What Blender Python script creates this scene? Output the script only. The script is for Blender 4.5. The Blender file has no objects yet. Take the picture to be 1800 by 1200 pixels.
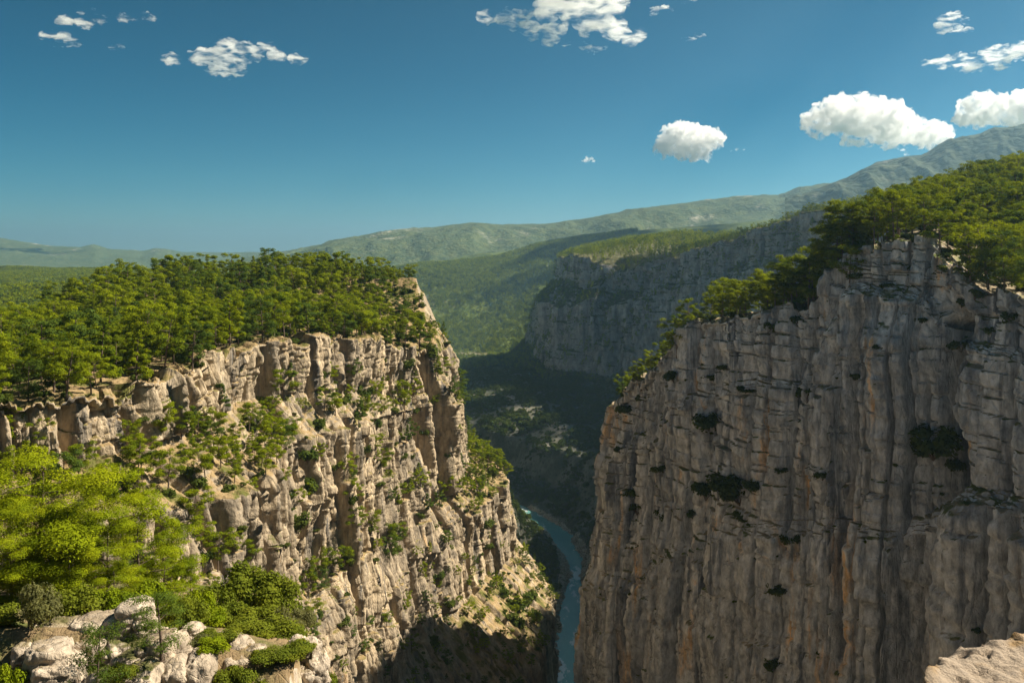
import bpy, math, random
import numpy as np
from mathutils import Vector, Matrix, Euler

random.seed(7); np.random.seed(7)
scene = bpy.context.scene
col = scene.collection

# ---------------------------------------------------------------- camera
FPX = 1559.0          # focal length in pixels of an 1800 px wide frame
HOR = 440.0           # row of the true horizon (camera level, lens shifted down)
cam_d = bpy.data.cameras.new('camera')
cam = bpy.data.objects.new('camera', cam_d); col.objects.link(cam)
cam.location = (0, 0, 0); cam.rotation_euler = (math.radians(90), 0, 0)
cam_d.sensor_width = 36.0; cam_d.lens = 36.0 * FPX / 1800.0
cam_d.shift_y = -(600 - HOR) / 1800.0
cam_d.clip_start = 0.1; cam_d.clip_end = 60000
scene.camera = cam

# ---------------------------------------------------------------- sun and sky
SUN_AZ = 16.0    # degrees from +X towards +Y
SUN_EL = 45.0
sx = math.cos(math.radians(SUN_EL)) * math.cos(math.radians(SUN_AZ))
sy = math.cos(math.radians(SUN_EL)) * math.sin(math.radians(SUN_AZ))
sz = math.sin(math.radians(SUN_EL))
sun_d = bpy.data.lights.new('sun', 'SUN'); sun_d.energy = 4.6; sun_d.angle = math.radians(0.53)
sun_d.color = (1.0, 0.90, 0.73)
sun = bpy.data.objects.new('sun', sun_d); col.objects.link(sun)
sun.rotation_euler = Vector((sx, sy, sz)).to_track_quat('Z', 'Y').to_euler()
sun.location = (sx * 3000, sy * 3000, sz * 3000)

world = bpy.data.worlds.new('World'); scene.world = world; world.use_nodes = True
wn = world.node_tree; wn.nodes.clear()
w_out = wn.nodes.new('ShaderNodeOutputWorld'); w_bg = wn.nodes.new('ShaderNodeBackground')
w_sky = wn.nodes.new('ShaderNodeTexSky'); w_sky.sky_type = 'NISHITA'; w_sky.sun_disc = False
w_sky.sun_elevation = math.radians(SUN_EL); w_sky.sun_rotation = math.radians(90 - SUN_AZ)
w_sky.altitude = 4000; w_sky.air_density = 1.0; w_sky.dust_density = 0.1; w_sky.ozone_density = 4.0
w_hs = wn.nodes.new('ShaderNodeHueSaturation')
w_hs.inputs['Hue'].default_value = 0.457; w_hs.inputs['Saturation'].default_value = 1.4; w_hs.inputs['Value'].default_value = .24
w_bg.inputs['Strength'].default_value = 0.085
w_gm = wn.nodes.new('ShaderNodeGamma'); w_gm.inputs['Gamma'].default_value = 1.35      # contrast of a polarised sky
wn.links.new(w_sky.outputs[0], w_hs.inputs['Color']); wn.links.new(w_hs.outputs[0], w_gm.inputs['Color']); wn.links.new(w_gm.outputs[0], w_bg.inputs['Color'])
wn.links.new(w_bg.outputs[0], w_out.inputs['Surface'])

scene.view_settings.view_transform = 'Standard'; scene.view_settings.look = 'None'
scene.view_settings.exposure = 1.36; scene.view_settings.gamma = 1.0
scene.view_settings.use_curve_mapping = False
cy = scene.cycles
cy.max_bounces = 12; cy.diffuse_bounces = 4; cy.glossy_bounces = 1; cy.transmission_bounces = 4
cy.transparent_max_bounces = 4; cy.volume_bounces = 8
cy.volume_step_rate = 1.0; cy.volume_max_steps = 256
cy.use_denoising = True
cy.sample_clamp_indirect = 6.0

HAZE_DENSITY = 7.0e-5

# ---------------------------------------------------------------- numpy noise
def hsh(ix, iy, iz=0, seed=0):
    ix = np.asarray(ix).astype(np.int64); iy = np.asarray(iy).astype(np.int64); iz = np.asarray(iz).astype(np.int64)
    h = (ix * 374761393 + iy * 668265263 + iz * 1440662683 + seed * 974634541) & 0xffffffff
    h = ((h ^ (h >> 13)) * 1274126177) & 0xffffffff
    h = ((h ^ (h >> 15)) * 2246822519) & 0xffffffff
    h = h ^ (h >> 16)
    return h.astype(np.float64) / 4294967295.0

def fade(t): return t * t * t * (t * (t * 6 - 15) + 10)

def vn2(x, y, seed=0):
    x0 = np.floor(x); y0 = np.floor(y); fx = fade(x - x0); fy = fade(y - y0)
    a = hsh(x0, y0, 0, seed); b = hsh(x0 + 1, y0, 0, seed); c = hsh(x0, y0 + 1, 0, seed); d = hsh(x0 + 1, y0 + 1, 0, seed)
    return (a + (b - a) * fx) * (1 - fy) + (c + (d - c) * fx) * fy

def fbm(x, y, oct=4, seed=0, gain=0.5):
    s = 0; a = 1; t = 0; f = 1.0
    for o in range(oct):
        s = s + a * (vn2(x * f + 17.3 * o, y * f - 9.1 * o, seed + o) * 2 - 1); t += a; a *= gain; f *= 2.03
    return s / t

def ridged(x, y, oct=4, seed=0):
    s = 0; a = 1; t = 0; f = 1.0
    for o in range(oct):
        s = s + a * (1 - np.abs(vn2(x * f + 7.7 * o, y * f + 3.1 * o, seed + o) * 2 - 1)); t += a; a *= .5; f *= 2.1
    return s / t

def vn3(x, y, z, seed=0):
    x0 = np.floor(x); y0 = np.floor(y); z0 = np.floor(z)
    fx = fade(x - x0); fy = fade(y - y0); fz = fade(z - z0)
    r = 0
    for i in (0, 1):
        for j in (0, 1):
            for k in (0, 1):
                w = (fx if i else 1 - fx) * (fy if j else 1 - fy) * (fz if k else 1 - fz)
                r = r + w * hsh(x0 + i, y0 + j, z0 + k, seed)
    return r

def fbm3(p, scale, oct=4, seed=0):
    s = 0; a = 1; t = 0; f = scale
    for o in range(oct):
        s = s + a * (vn3(p[..., 0] * f + 5.2 * o, p[..., 1] * f + 1.3 * o, p[..., 2] * f - 8.7 * o, seed + o) * 2 - 1); t += a; a *= .5; f *= 2.05
    return s / t

def voro(x, y, seed=0, jit=0.85):
    """F1, F2 and the random value of the nearest cell"""
    x0 = np.floor(x); y0 = np.floor(y)
    f1 = np.full(x.shape, 9.0); f2 = np.full(x.shape, 9.0); idv = np.zeros(x.shape)
    for i in (-1, 0, 1):
        for j in (-1, 0, 1):
            cx = x0 + i; cyy = y0 + j
            px = cx + .5 + (hsh(cx, cyy, 1, seed) - .5) * jit; py = cyy + .5 + (hsh(cx, cyy, 2, seed) - .5) * jit
            d = np.hypot(px - x, py - y); idc = hsh(cx, cyy, 3, seed)
            near = d < f1
            f2 = np.where(near, f1, np.minimum(f2, d)); idv = np.where(near, idc, idv); f1 = np.where(near, d, f1)
    return f1, f2, idv

def blocks(sw, zw, w, h, seed):
    x = sw / w; x0 = np.floor(x)
    f1 = np.full(x.shape, 9.0); f2 = np.full(x.shape, 9.0); cid = np.zeros(x.shape); cen = np.zeros(x.shape)
    for i in (-1, 0, 1):
        cx = x0 + i; p = cx + .5 + (hsh(cx, cx * 0, 5, seed) - .5) * .85; d = np.abs(p - x); near = d < f1
        f2 = np.where(near, f1, np.minimum(f2, d)); cid = np.where(near, cx, cid); cen = np.where(near, p, cen); f1 = np.where(near, d, f1)
    r1 = hsh(cid, cid * 0, 6, seed); r2 = hsh(cid, cid * 0, 7, seed); r3 = hsh(cid, cid * 0, 8, seed)
    zb = zw / h * (.6 + .8 * r2) + r3 * 17 + .25 * fbm(zw / h * 1.7, cid, 2, seed + 3)
    bid = np.floor(zb); bf = zb - bid
    rb = hsh(cid, bid, 9, seed); rt = hsh(cid, bid, 10, seed)
    ex = (f2 - f1) * .5 * w; ez = np.minimum(bf, 1 - bf) * h
    tilt = ((rt - .5) * .9 + (r3 - .5) * .5) * (x - cen) * w
    lean = (hsh(cid, bid, 11, seed) - .5) * (bf - .5) * h * .12
    return r1, rb, ex, ez, tilt, lean

def sstep(a, b, x):
    t = np.clip((x - a) / (b - a), 0, 1); return t * t * (3 - 2 * t)

# ---------------------------------------------------------------- mesh helpers
def grid_faces(nu, nv):
    i = np.arange(nu * nv).reshape(nu, nv)
    return np.stack([i[:-1, :-1], i[1:, :-1], i[1:, 1:], i[:-1, 1:]], -1).reshape(-1, 4)

def np_mesh(name, verts, faces, mat=None, smooth=True):
    me = bpy.data.meshes.new(name)
    verts = np.asarray(verts, dtype=np.float32).reshape(-1, 3); faces = np.asarray(faces, dtype=np.int32)
    n = faces.shape[1]
    me.vertices.add(len(verts)); me.vertices.foreach_set('co', verts.ravel())
    me.loops.add(faces.size); me.loops.foreach_set('vertex_index', faces.ravel())
    me.polygons.add(len(faces)); me.polygons.foreach_set('loop_start', np.arange(0, faces.size, n, dtype=np.int32))
    if smooth: me.polygons.foreach_set('use_smooth', np.ones(len(faces), dtype=bool))
    me.update(calc_edges=True)
    if mat: me.materials.append(mat)
    return me

def link(name, me, parent=None, **props):
    o = bpy.data.objects.new(name, me); col.objects.link(o)
    if parent: o.parent = parent
    for k, v in props.items(): o[k] = v
    return o

def structure(name, me): return link(name, me, kind='structure')

def normals(P):
    du = np.gradient(P, axis=0); dv = np.gradient(P, axis=1)
    n = np.cross(du, dv); l = np.linalg.norm(n, axis=-1, keepdims=True); return n / np.maximum(l, 1e-9)

# ---------------------------------------------------------------- material helpers
def new_mat(name):
    m = bpy.data.materials.new(name); m.use_nodes = True; nt = m.node_tree; nt.nodes.clear()
    out = nt.nodes.new('ShaderNodeOutputMaterial'); return m, nt, out

class NB:
    def __init__(s, nt): s.nt = nt
    def n(s, t, **kw):
        nd = s.nt.nodes.new(t)
        for k, v in kw.items():
            if hasattr(nd, k): setattr(nd, k, v)
        return nd
    def set(s, sock, v):
        if isinstance(v, bpy.types.NodeSocket): s.nt.links.new(v, sock)
        else: sock.default_value = v
    def pos(s, scale=(1, 1, 1), loc=(0, 0, 0)):
        g = s.n('ShaderNodeNewGeometry'); m = s.n('ShaderNodeMapping')
        s.nt.links.new(g.outputs['Position'], m.inputs['Vector']); m.inputs['Scale'].default_value = scale; m.inputs['Location'].default_value = loc
        return m.outputs[0]
    def obj(s, scale=(1, 1, 1)):
        g = s.n('ShaderNodeTexCoord'); m = s.n('ShaderNodeMapping')
        s.nt.links.new(g.outputs['Object'], m.inputs['Vector']); m.inputs['Scale'].default_value = scale
        return m.outputs[0]
    def noise(s, vec, scale=1.0, detail=5, rough=.55, dist=0.0):
        t = s.n('ShaderNodeTexNoise'); s.set(t.inputs['Vector'], vec)
        t.inputs['Scale'].default_value = scale; t.inputs['Detail'].default_value = detail
        t.inputs['Roughness'].default_value = rough; t.inputs['Distortion'].default_value = dist
        return t.outputs[0]
    def voro(s, vec, scale=1.0, feature='DISTANCE_TO_EDGE'):
        t = s.n('ShaderNodeTexVoronoi'); t.feature = feature; s.set(t.inputs['Vector'], vec); t.inputs['Scale'].default_value = scale
        return t.outputs[0]
    def ramp(s, fac, a, b, c0=0.0, c1=1.0):
        r = s.n('ShaderNodeMapRange'); s.set(r.inputs[0], fac); r.interpolation_type = 'SMOOTHSTEP'
        r.inputs[1].default_value = a; r.inputs[2].default_value = b; r.inputs[3].default_value = c0; r.inputs[4].default_value = c1
        return r.outputs[0]
    def mix(s, fac, a, b, mode='MIX'):
        m = s.n('ShaderNodeMix', data_type='RGBA', blend_type=mode)
        s.set(m.inputs[0], fac); s.set(m.inputs[6], a if not isinstance(a, tuple) else (*a, 1)[:4]); s.set(m.inputs[7], b if not isinstance(b, tuple) else (*b, 1)[:4])
        return m.outputs[2]
    def math(s, op, a, b=0.0, c=0.0):
        m = s.n('ShaderNodeMath', operation=op); s.set(m.inputs[0], a); s.set(m.inputs[1], b)
        if op == 'MULTIPLY_ADD': s.set(m.inputs[2], c)
        return m.outputs[0]
    def nz(s):
        g = s.n('ShaderNodeNewGeometry'); x = s.n('ShaderNodeSeparateXYZ'); s.nt.links.new(g.outputs['Normal'], x.inputs[0]); return x.outputs[2]
    def bump(s, h, dist=1.0, strength=1.0, normal=None):
        b = s.n('ShaderNodeBump'); s.set(b.inputs['Height'], h); b.inputs['Distance'].default_value = dist; b.inputs['Strength'].default_value = strength
        if normal is not None: s.set(b.inputs['Normal'], normal)
        return b.outputs[0]
    def principled(s, color, rough=.9, normal=None, spec=.2):
        p = s.n('ShaderNodeBsdfPrincipled'); s.set(p.inputs['Base Color'], color if not isinstance(color, tuple) else (*color, 1)[:4])
        s.set(p.inputs['Roughness'], rough); p.inputs['Specular IOR Level'].default_value = spec
        if normal is not None: s.set(p.inputs['Normal'], normal)
        return p.outputs[0]

def rock_mat(name, light, mid, dark, orange, soil, green, dark_amt=(.5, .66), orange_amt=(.62, .75), sc=1.0, soil_at=.62):
    m, nt, out = new_mat(name); b = NB(nt)
    streak = b.noise(b.pos((.22 * sc, .22 * sc, .018 * sc)), 1.0, 6, .62, .6)
    streak2 = b.noise(b.pos((.7 * sc, .7 * sc, .05 * sc), (31, 7, 3)), 1.0, 5, .6, .3)
    patch = b.noise(b.pos((.035 * sc, .035 * sc, .02 * sc), (5, 90, 2)), 1.0, 5, .6, .4)
    fine = b.noise(b.pos((1, 1, .6)), .45 * sc, 9, .66)
    bed = b.noise(b.pos((.02 * sc, .02 * sc, .45 * sc)), 1.0, 4, .6)
    c = b.mix(b.ramp(patch, .35, .65), light, mid)
    c = b.mix(b.ramp(bed, .45, .75, 0, .35), c, mid)
    c = b.mix(b.math('MULTIPLY', b.ramp(streak, dark_amt[0], dark_amt[1]), b.ramp(patch, .62, .38, .35, 1)), c, dark)
    c = b.mix(b.ramp(streak2, .58, .72, 0, .45), c, light)
    op = b.noise(b.pos((.09 * sc, .09 * sc, .022 * sc), (50, 20, 8)), 1.0, 5, .6, .8)
    c = b.mix(b.math('MULTIPLY', b.ramp(op, orange_amt[0], orange_amt[1]), b.ramp(streak, .6, .45, .2, 1)), c, orange)
    c = b.mix(1.0, c, b.mix(b.ramp(fine, .25, .75), (.5, .5, .5), (1.45, 1.45, 1.45)), 'MULTIPLY')
    # soil and dry grass on the ledges and tops
    gpatch = b.noise(b.pos((.18, .18, .18), (3, 3, 3)), 1.0, 5, .6)
    s_c = b.mix(b.ramp(gpatch, .45, .62), soil, green)
    sl = b.ramp(b.math('ADD', b.nz(), b.ramp(gpatch, .3, .7, -.14, .14)), soil_at - .1, soil_at + .12)
    c = b.mix(sl, c, s_c)
    h1 = b.noise(b.pos((1, 1, .5)), .55 * sc, 8, .65)
    crack = b.ramp(b.voro(b.pos((.33 * sc, .33 * sc, .11 * sc)), 1.0), 0.0, .09)
    crack2 = b.ramp(b.voro(b.pos((.9 * sc, .9 * sc, .7 * sc), (9, 4, 1)), 1.0), 0.0, .07)
    h = b.math('ADD', b.math('MULTIPLY', h1, 1.6), b.math('ADD', b.math('MULTIPLY', crack, .22), b.math('MULTIPLY', crack2, .10)))
    nrm = b.bump(h, .55 / sc, .9)
    nt.links.new(b.principled(c, .92, nrm, .15), out.inputs[0])
    return m

M = {}
M['rock_warm'] = rock_mat('warm limestone', (.42, .33, .22), (.28, .225, .16), (.11, .10, .09), (.42, .265, .13), (.29, .205, .105), (.10, .10, .025), (.47, .64), (.62, .76))
M['rock_grey'] = rock_mat('grey stained limestone', (.62, .61, .60), (.47, .47, .475), (.15, .16, .185), (.70, .45, .23), (.30, .24, .16), (.10, .12, .03), (.46, .62), (.56, .68))
M['rock_far'] = rock_mat('distant grey limestone', (.46, .41, .375), (.32, .295, .285), (.11, .112, .12), (.44, .33, .25), (.12, .11, .05), (.05, .065, .02), (.48, .68), (.62, .75), .35, .5)

def ground_mat(name, c1, c2, c3, sc=.02, bumpd=2.0):
    m, nt, out = new_mat(name); b = NB(nt)
    a = b.noise(b.pos(), sc, 6, .6); f = b.noise(b.pos(), sc * 9, 6, .65)
    c = b.mix(b.ramp(a, .4, .62), c1, c2); c = b.mix(b.ramp(f, .52, .66), c, c3)
    nrm = b.bump(f, bumpd, .8)
    nt.links.new(b.principled(c, .95, nrm, .1), out.inputs[0]); return m
M['forest_floor'] = ground_mat('forest floor', (.05, .05, .022), (.10, .075, .045), (.035, .05, .015), .05)
M['gorge_ground'] = ground_mat('gorge scree and soil', (.20, .185, .15), (.075, .08, .05), (.045, .06, .03), .03)

# distant wooded hills: too far to tell the trees apart
def hill_mat(name, wood, wood2, bare, barea=.6, bareb=.68, tree=.09, relief=2.0, bsc=.0045):
    m, nt, out = new_mat(name); b = NB(nt)
    big = b.noise(b.pos((1, 1, 1)), bsc, 6, .62, .5); mid = b.noise(b.pos(), .02, 5, .6)
    wv = b.n('ShaderNodeVectorMath', operation='MULTIPLY_ADD'); nz_ = b.n('ShaderNodeTexNoise'); b.set(nz_.inputs['Vector'], b.pos()); nz_.inputs['Scale'].default_value = .03; nz_.inputs['Detail'].default_value = 4
    nt.links.new(nz_.outputs['Color'], wv.inputs[0]); wv.inputs[1].default_value = (40, 40, 40); nt.links.new(b.pos(), wv.inputs[2])
    tr = b.voro(wv.outputs[0], tree, 'F1'); spk = b.noise(b.pos((1, 1, 1.6)), .022, 6, .7, .3)
    c = b.mix(b.ramp(mid, .38, .64), wood, wood2)
    c = b.mix(1.0, c, b.mix(b.ramp(tr, .1, .75), (1.15, 1.15, 1.12), (.72, .75, .75)), 'MULTIPLY')
    c = b.mix(b.math('MULTIPLY', b.ramp(big, barea, bareb), b.ramp(spk, .45, .62)), c, bare)
    h = b.math('SUBTRACT', 1.0, tr)
    nrm = b.bump(h, relief, 1.0)
    nt.links.new(b.principled(c, .95, nrm, .05), out.inputs[0]); return m
M['hill'] = hill_mat('wooded hillside', (.060, .085, .022), (.105, .125, .030), (.34, .30, .22), .60, .72)
M['far_hill'] = hill_mat('far wooded hills', (.055, .075, .035), (.10, .115, .05), (.40, .36, .30), .57, .68, .05, 5, .0025)
M['mountain'] = hill_mat('bare limestone mountain', (.045, .062, .04), (.08, .095, .06), (.30, .28, .25), .56, .70, .03, 8, .003)

# ---------------------------------------------------------------- loft of a cliff from hand-measured stations
def hermite(knots, vals, x):
    vals = np.asarray(vals, float); n = len(knots)
    m = np.zeros_like(vals)
    for i in range(n):
        a = max(i - 1, 0); c = min(i + 1, n - 1)
        m[i] = (vals[c] - vals[a]) / (knots[c] - knots[a])
    i = np.clip(np.searchsorted(knots, x, 'right') - 1, 0, n - 2)
    h = (np.asarray(knots)[i + 1] - np.asarray(knots)[i]); t = (x - np.asarray(knots)[i]) / h
    sh = (-1,) + (1,) * (vals.ndim - 1)
    t = t.reshape(sh); h = h.reshape(sh)
    return ((2 * t**3 - 3 * t**2 + 1) * vals[i] + (t**3 - 2 * t**2 + t) * h * m[i] + (-2 * t**3 + 3 * t**2) * vals[i + 1] + (t**3 - t**2) * h * m[i + 1])

def loft(stations, rim_i, nu, rows, clefts=(), amp=1.0, cell=1.0, seed=0, topvar=1.0, wgt=None, big=4.5, rnd=1.0, kb=1.0, bedk=1.0, ck=(2.3, 3.4)):
    """stations [S][T] points from the back of the plateau over the rim to the foot of the wall.
    Returns grid P[nu, nv, 3], the arc length of every column and each row's index in t."""
    st = np.asarray(stations, float)
    rim = st[:, rim_i]; kn = np.concatenate([[0], np.cumsum(np.linalg.norm(np.diff(rim, axis=0), axis=1))])
    fine = np.linspace(0, kn[-1], 4000)
    rf = hermite(kn, rim, fine)
    w = 1.0 / np.hypot(rf[:, 0], rf[:, 1])
    if wgt is not None: w = w * np.interp(fine, kn, wgt)
    cw = np.cumsum(w); cw = (cw - cw[0]) / (cw[-1] - cw[0])
    s = np.interp(np.linspace(0, 1, nu), cw, fine)
    C = hermite(kn, st, s)                      # nu, T, 3
    tv = []
    for k, r in enumerate(rows): tv += list(k + np.arange(r) / r)
    tv.append(len(rows)); tv = np.array(tv)
    k = np.minimum(tv.astype(int), len(rows) - 1); f = (tv - k)[None, :, None]
    P = C[:, k] * (1 - f) + C[:, k + 1] * f
    # soften the corners of the profile a little
    for _ in range(2):
        Q = P.copy(); Q[:, 1:-1] = (P[:, :-2] + 2 * P[:, 1:-1] + P[:, 2:]) / 4; P = Q
    N = normals(P)
    mid = N[nu // 2, np.searchsorted(tv, rim_i + 1)]
    toward = -P[nu // 2, np.searchsorted(tv, rim_i + 1)]
    if np.dot(mid[:2], toward[:2]) < 0: N = -N
    S = np.repeat(s[:, None], P.shape[1], 1); Z = P[..., 2]
    wall = np.clip(1 - np.clip(N[..., 2], 0, 1) ** 2 * 1.15, 0, 1)
    inner = np.clip(tv[None, :] - (rim_i - .35), 0, .35) / .35
    wall = wall * inner
    # --- displacement: columns, blocks, beds, joints
    c = cell
    sw = S + 3.0 * c * fbm(S / (28 * c), Z / (55 * c), 3, seed) + .7 * c * fbm(S / (5 * c), Z / (8 * c), 2, seed + 5)
    zw = Z + 2.2 * c * fbm(S / (45 * c), Z / (70 * c), 3, seed + 9)
    d = big * c * fbm(S / (40 * c), Z / (70 * c), 4, seed + 11)
    f1, f2, idv = voro(sw / (22 * c), zw / (60 * c), seed + 20)
    d += (idv - .5) * 4.0 * c * rnd - rnd * (f1 ** 2) * 3.0 * c
    idA, rb, ex, ez, tl, ln = blocks(sw, zw, 11 * c, 34 * c, seed + 21)
    d += c * ((idA - .5) * 4.2 + (rb - .5) * 2.8) + .55 * tl + ln - 5.0 * c * (1 - sstep(.1, .85 * c, ex)) - 1.3 * bedk * c * (1 - sstep(0, .4 * c, ez))
    sw2 = S + .45 * (sw - S) + .8 * c * fbm(S / (8 * c), Z / (20 * c), 3, seed + 33)
    idB, rb, ex, ez, tl, ln = blocks(sw2, zw, 4.3 * c * kb, 15 * c, seed + 31)
    d += c * ((idB - .5) * 2.4 + (rb - .5) * 1.5) + .6 * tl + .8 * ln - 2.6 * c * (1 - sstep(.05, .5 * c, ex)) * (.35 + .65 * (hsh(np.floor(sw2 / 9), np.floor(zw / 30), 0, seed) > .35)) - 1.3 * bedk * c * (1 - sstep(0, .36 * c, ez))
    up = np.exp(-np.clip((C[:, rim_i, 2][:, None] - Z), 0, 400) / (26 * c))
    f1, f2, idC = voro(sw / (ck[0] * c), zw / (ck[1] * c), seed + 40)
    kC = .35 + .65 * np.maximum(up, sstep(.1, .5, fbm(S / 30, Z / 30, 3, seed + 44)))
    d += kC * c * ((idC - .5) * .95 - .55 * (1 - sstep(0, .2, f2 - f1)))
    # beds of unequal thickness
    bz = zw / (4.6 * c) + .55 * fbm(zw / (7 * c), S * 0 + 3, 2, seed + 50)
    bid = np.floor(bz); bf = bz - bid
    d += bedk * c * ((hsh(bid, bid * 0, 0, seed + 51) - .5) * 1.25 * (.7 + .3 * up) - .6 * (1 - sstep(0, .12, np.minimum(bf, 1 - bf))) * (.4 + .6 * sstep(-.1, .3, fbm(S / 18, zw / 20, 2, seed + 53))))
    d += .75 * c * fbm(S / (2.2 * c), Z / (3.4 * c), 5, seed + 60)
    d += 1.5 * c * fbm(S / (9 * c), Z / (14 * c), 3, seed + 61)
    d *= amp
    for (cs, wd, dep, z0, z1, lean) in clefts:
        cz = sstep(z0 + 6, z0 - 6, Z) * sstep(z1 - 8, z1 + 8, Z)
        off = (S - cs - lean * (Z - z0) - 1.5 * fbm(Z / 14, S * 0, 3, seed + 70)) / wd
        d += dep * np.exp(-np.abs(off) ** 2.6) * cz
    hN = N.copy(); hN[..., 2] *= .35; hN /= np.maximum(np.linalg.norm(hN, axis=-1, keepdims=True), 1e-6)
    P = P + hN * (d * wall)[..., None]
    # uneven tops: pillars of different height along the rim
    dist_in = np.linalg.norm(P - C[:, rim_i][:, None, :], axis=-1)
    tw = np.exp(-(dist_in / (9 * c)) ** 2)
    P[..., 2] += topvar * tw * ((idA - .5) * 4.0 + (idB - .5) * 3.4 + (idC - .5) * 1.2) * c
    P[..., 2] += (1 - wall) * (1.1 * fbm(P[..., 0] / 14, P[..., 1] / 14, 4, seed + 80)) * np.where(tv[None, :] < rim_i, 1, .5)
    P[..., 2] += (1 - wall) * np.where(tv[None, :] > rim_i, 1, .25) * c * (1.1 * fbm(S / (3.5 * c), Z / (3 * c) + tv[None, :] * 7, 4, seed + 81) + .9 * (voro(S / (3.0 * c), tv[None, :] * 9 + S * 0, seed + 82)[2] - .5))
    return P, s, tv

def outward(rim, prof):
    """plan normals of a rim polyline (to its camera side) applied to a per-station (offset, z) profile"""
    rim = np.asarray(rim, float); n = len(rim); pts = []
    for i in range(n):
        t = rim[min(i + 1, n - 1)] - rim[max(i - 1, 0)]
        nn = np.array([t[1], -t[0]]); nn /= np.linalg.norm(nn)
        pts.append([[rim[i][0] + nn[0] * o, rim[i][1] + nn[1] * o, z] for o, z in prof[i]])
    return pts

# ---- left mesa (rim runs from the near left to the nose and round the back)
mesa_rim = [(-165, 70, -38), (-108, 138, -31), (-87, 158, -28), (-78, 176, -27.5), (-74, 208, -27), (-71, 245, -27), (-62, 272, -28), (-54, 297, -30),
            (-44, 330, -36), (-33, 362, -40), (-28, 390, -42), (-30, 425, -52), (-60, 510, -60), (-140, 600, -70)]
mesa_in = [  # in1, in2, in3, in4 : going back over the top
    [(-185, 95, -36), (-215, 150, -34), (-260, 240, -40), (-330, 330, -120)],
    [(-124, 165, -30), (-165, 230, -31), (-225, 310, -38), (-300, 420, -120)],
    [(-103, 188, -28), (-145, 262, -31), (-190, 335, -33), (-290, 480, -120)],
    [(-94, 205, -28), (-128, 276, -31), (-190, 395, -24), (-270, 540, -120)],
    [(-88, 230, -27), (-117, 300, -30), (-166, 425, -15), (-240, 560, -100)],
    [(-85, 262, -27), (-106, 320, -28.5), (-137, 436, -13), (-190, 570, -90)],
    [(-75, 290, -28), (-93, 340, -27), (-112, 442, -12), (-150, 580, -90)],
    [(-67, 315, -29), (-82, 358, -26), (-92, 442, -12), (-125, 580, -90)],
    [(-57, 346, -33), (-69, 382, -26), (-76, 436, -12.5), (-110, 580, -90)],
    [(-45, 376, -35), (-56, 402, -25), (-60, 430, -13), (-100, 570, -90)],
    [(-37, 402, -33), (-43, 414, -22), (-46, 426, -13), (-95, 560, -90)],
    [(-40, 438, -32), (-46, 442, -20), (-60, 450, -15), (-95, 550, -90)],
    [(-75, 500, -32), (-82, 490, -22), (-92, 480, -16), (-105, 545, -80)],
    [(-150, 570, -50), (-150, 540, -35), (-150, 520, -30), (-150, 560, -80)]]
mesa_prof = [
    [(2, -55), (14, -62), (18, -100), (26, -106), (30, -150), (60, -200), (110, -310)],
    [(2, -45), (14, -52), (17, -88), (25, -94), (28, -135), (60, -200), (110, -310)],
    [(2, -40), (13, -47), (16, -82), (23, -88), (26, -130), (55, -200), (100, -310)],
    [(1.5, -40), (15, -50), (18, -86), (24, -92), (27, -132), (55, -195), (95, -310)],
    [(1.5, -40), (15, -52), (18, -90), (23, -96), (26, -134), (54, -190), (92, -310)],
    [(1.5, -41), (13, -53), (16, -94), (20, -100), (23, -136), (52, -188), (90, -310)],
    [(1.5, -43), (11, -54), (14, -97), (17, -104), (20, -138), (50, -185), (85, -310)],
    [(1.5, -47), (9, -56), (12, -98), (15, -110), (19, -138), (46, -178), (80, -310)],
    [(1.5, -54), (5, -60), (7, -100), (11, -112), (16, -138), (44, -168), (70, -310)],
    [(1.5, -58), (4, -63), (5.5, -100), (13, -108), (17, -137), (44, -160), (62, -310)],
    [(1.5, -62), (3.5, -66), (5, -98), (19, -106), (22, -138), (45, -158), (58, -310)],
    [(2, -66), (4, -70), (6, -96), (26, -104), (30, -138), (44, -158), (56, -310)],
    [(2, -75), (5, -78), (8, -100), (22, -108), (28, -140), (45, -170), (60, -310)],
    [(2, -80), (5, -85), (8, -110), (20, -115), (28, -150), (45, -180), (60, -310)]]
ow = outward([(r[0], r[1]) for r in mesa_rim], mesa_prof)
mesa_st = [[mesa_in[i][3], mesa_in[i][2], mesa_in[i][1], mesa_in[i][0], mesa_rim[i]] + ow[i] for i in range(len(mesa_rim))]
def arc_at(rim, i, f=0.0):
    rim = np.asarray(rim, float); k = np.concatenate([[0], np.cumsum(np.linalg.norm(np.diff(rim, axis=0), axis=1))])
    return k[i] + f * (k[min(i + 1, len(k) - 1)] - k[i])
mesa_cl = [(arc_at(mesa_rim, 6, .2), 2.6, -9, -50, -118, .03), (arc_at(mesa_rim, 7, .75), 2.4, -8, -62, -130, -.02), (arc_at(mesa_rim, 8, .7), 3.2, -9, -48, -108, .02),
           (arc_at(mesa_rim, 9, .15), 4.0, 5, -52, -112, .02), (arc_at(mesa_rim, 5, .2), 2.0, -5, -24, -70, 0), (arc_at(mesa_rim, 6, .75), 2.2, -6, -20, -54, 0), (arc_at(mesa_rim, 3, .2), 2.4, -6, -20, -60, 0), (arc_at(mesa_rim, 2, .5), 1.8, -5, -20, -60, 0)]
mesa_P, mesa_s, mesa_tv = loft(mesa_st, 4, 860, [8, 36, 30, 26, 70, 40, 130, 40, 110, 40, 12], mesa_cl, .95, 1.0, 100, 1.0,
                               [.25, .5, 1, 1, 1, 1, 1, 1, 1, 1.3, 1.5, 1.0, .2, .15], 9.0, .5, .72, .45, (1.5, 4.6))
structure('mesa_terrain', np_mesh('mesa_terrain', mesa_P, grid_faces(*mesa_P.shape[:2])[:, ::-1], M['rock_warm'], False))

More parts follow.
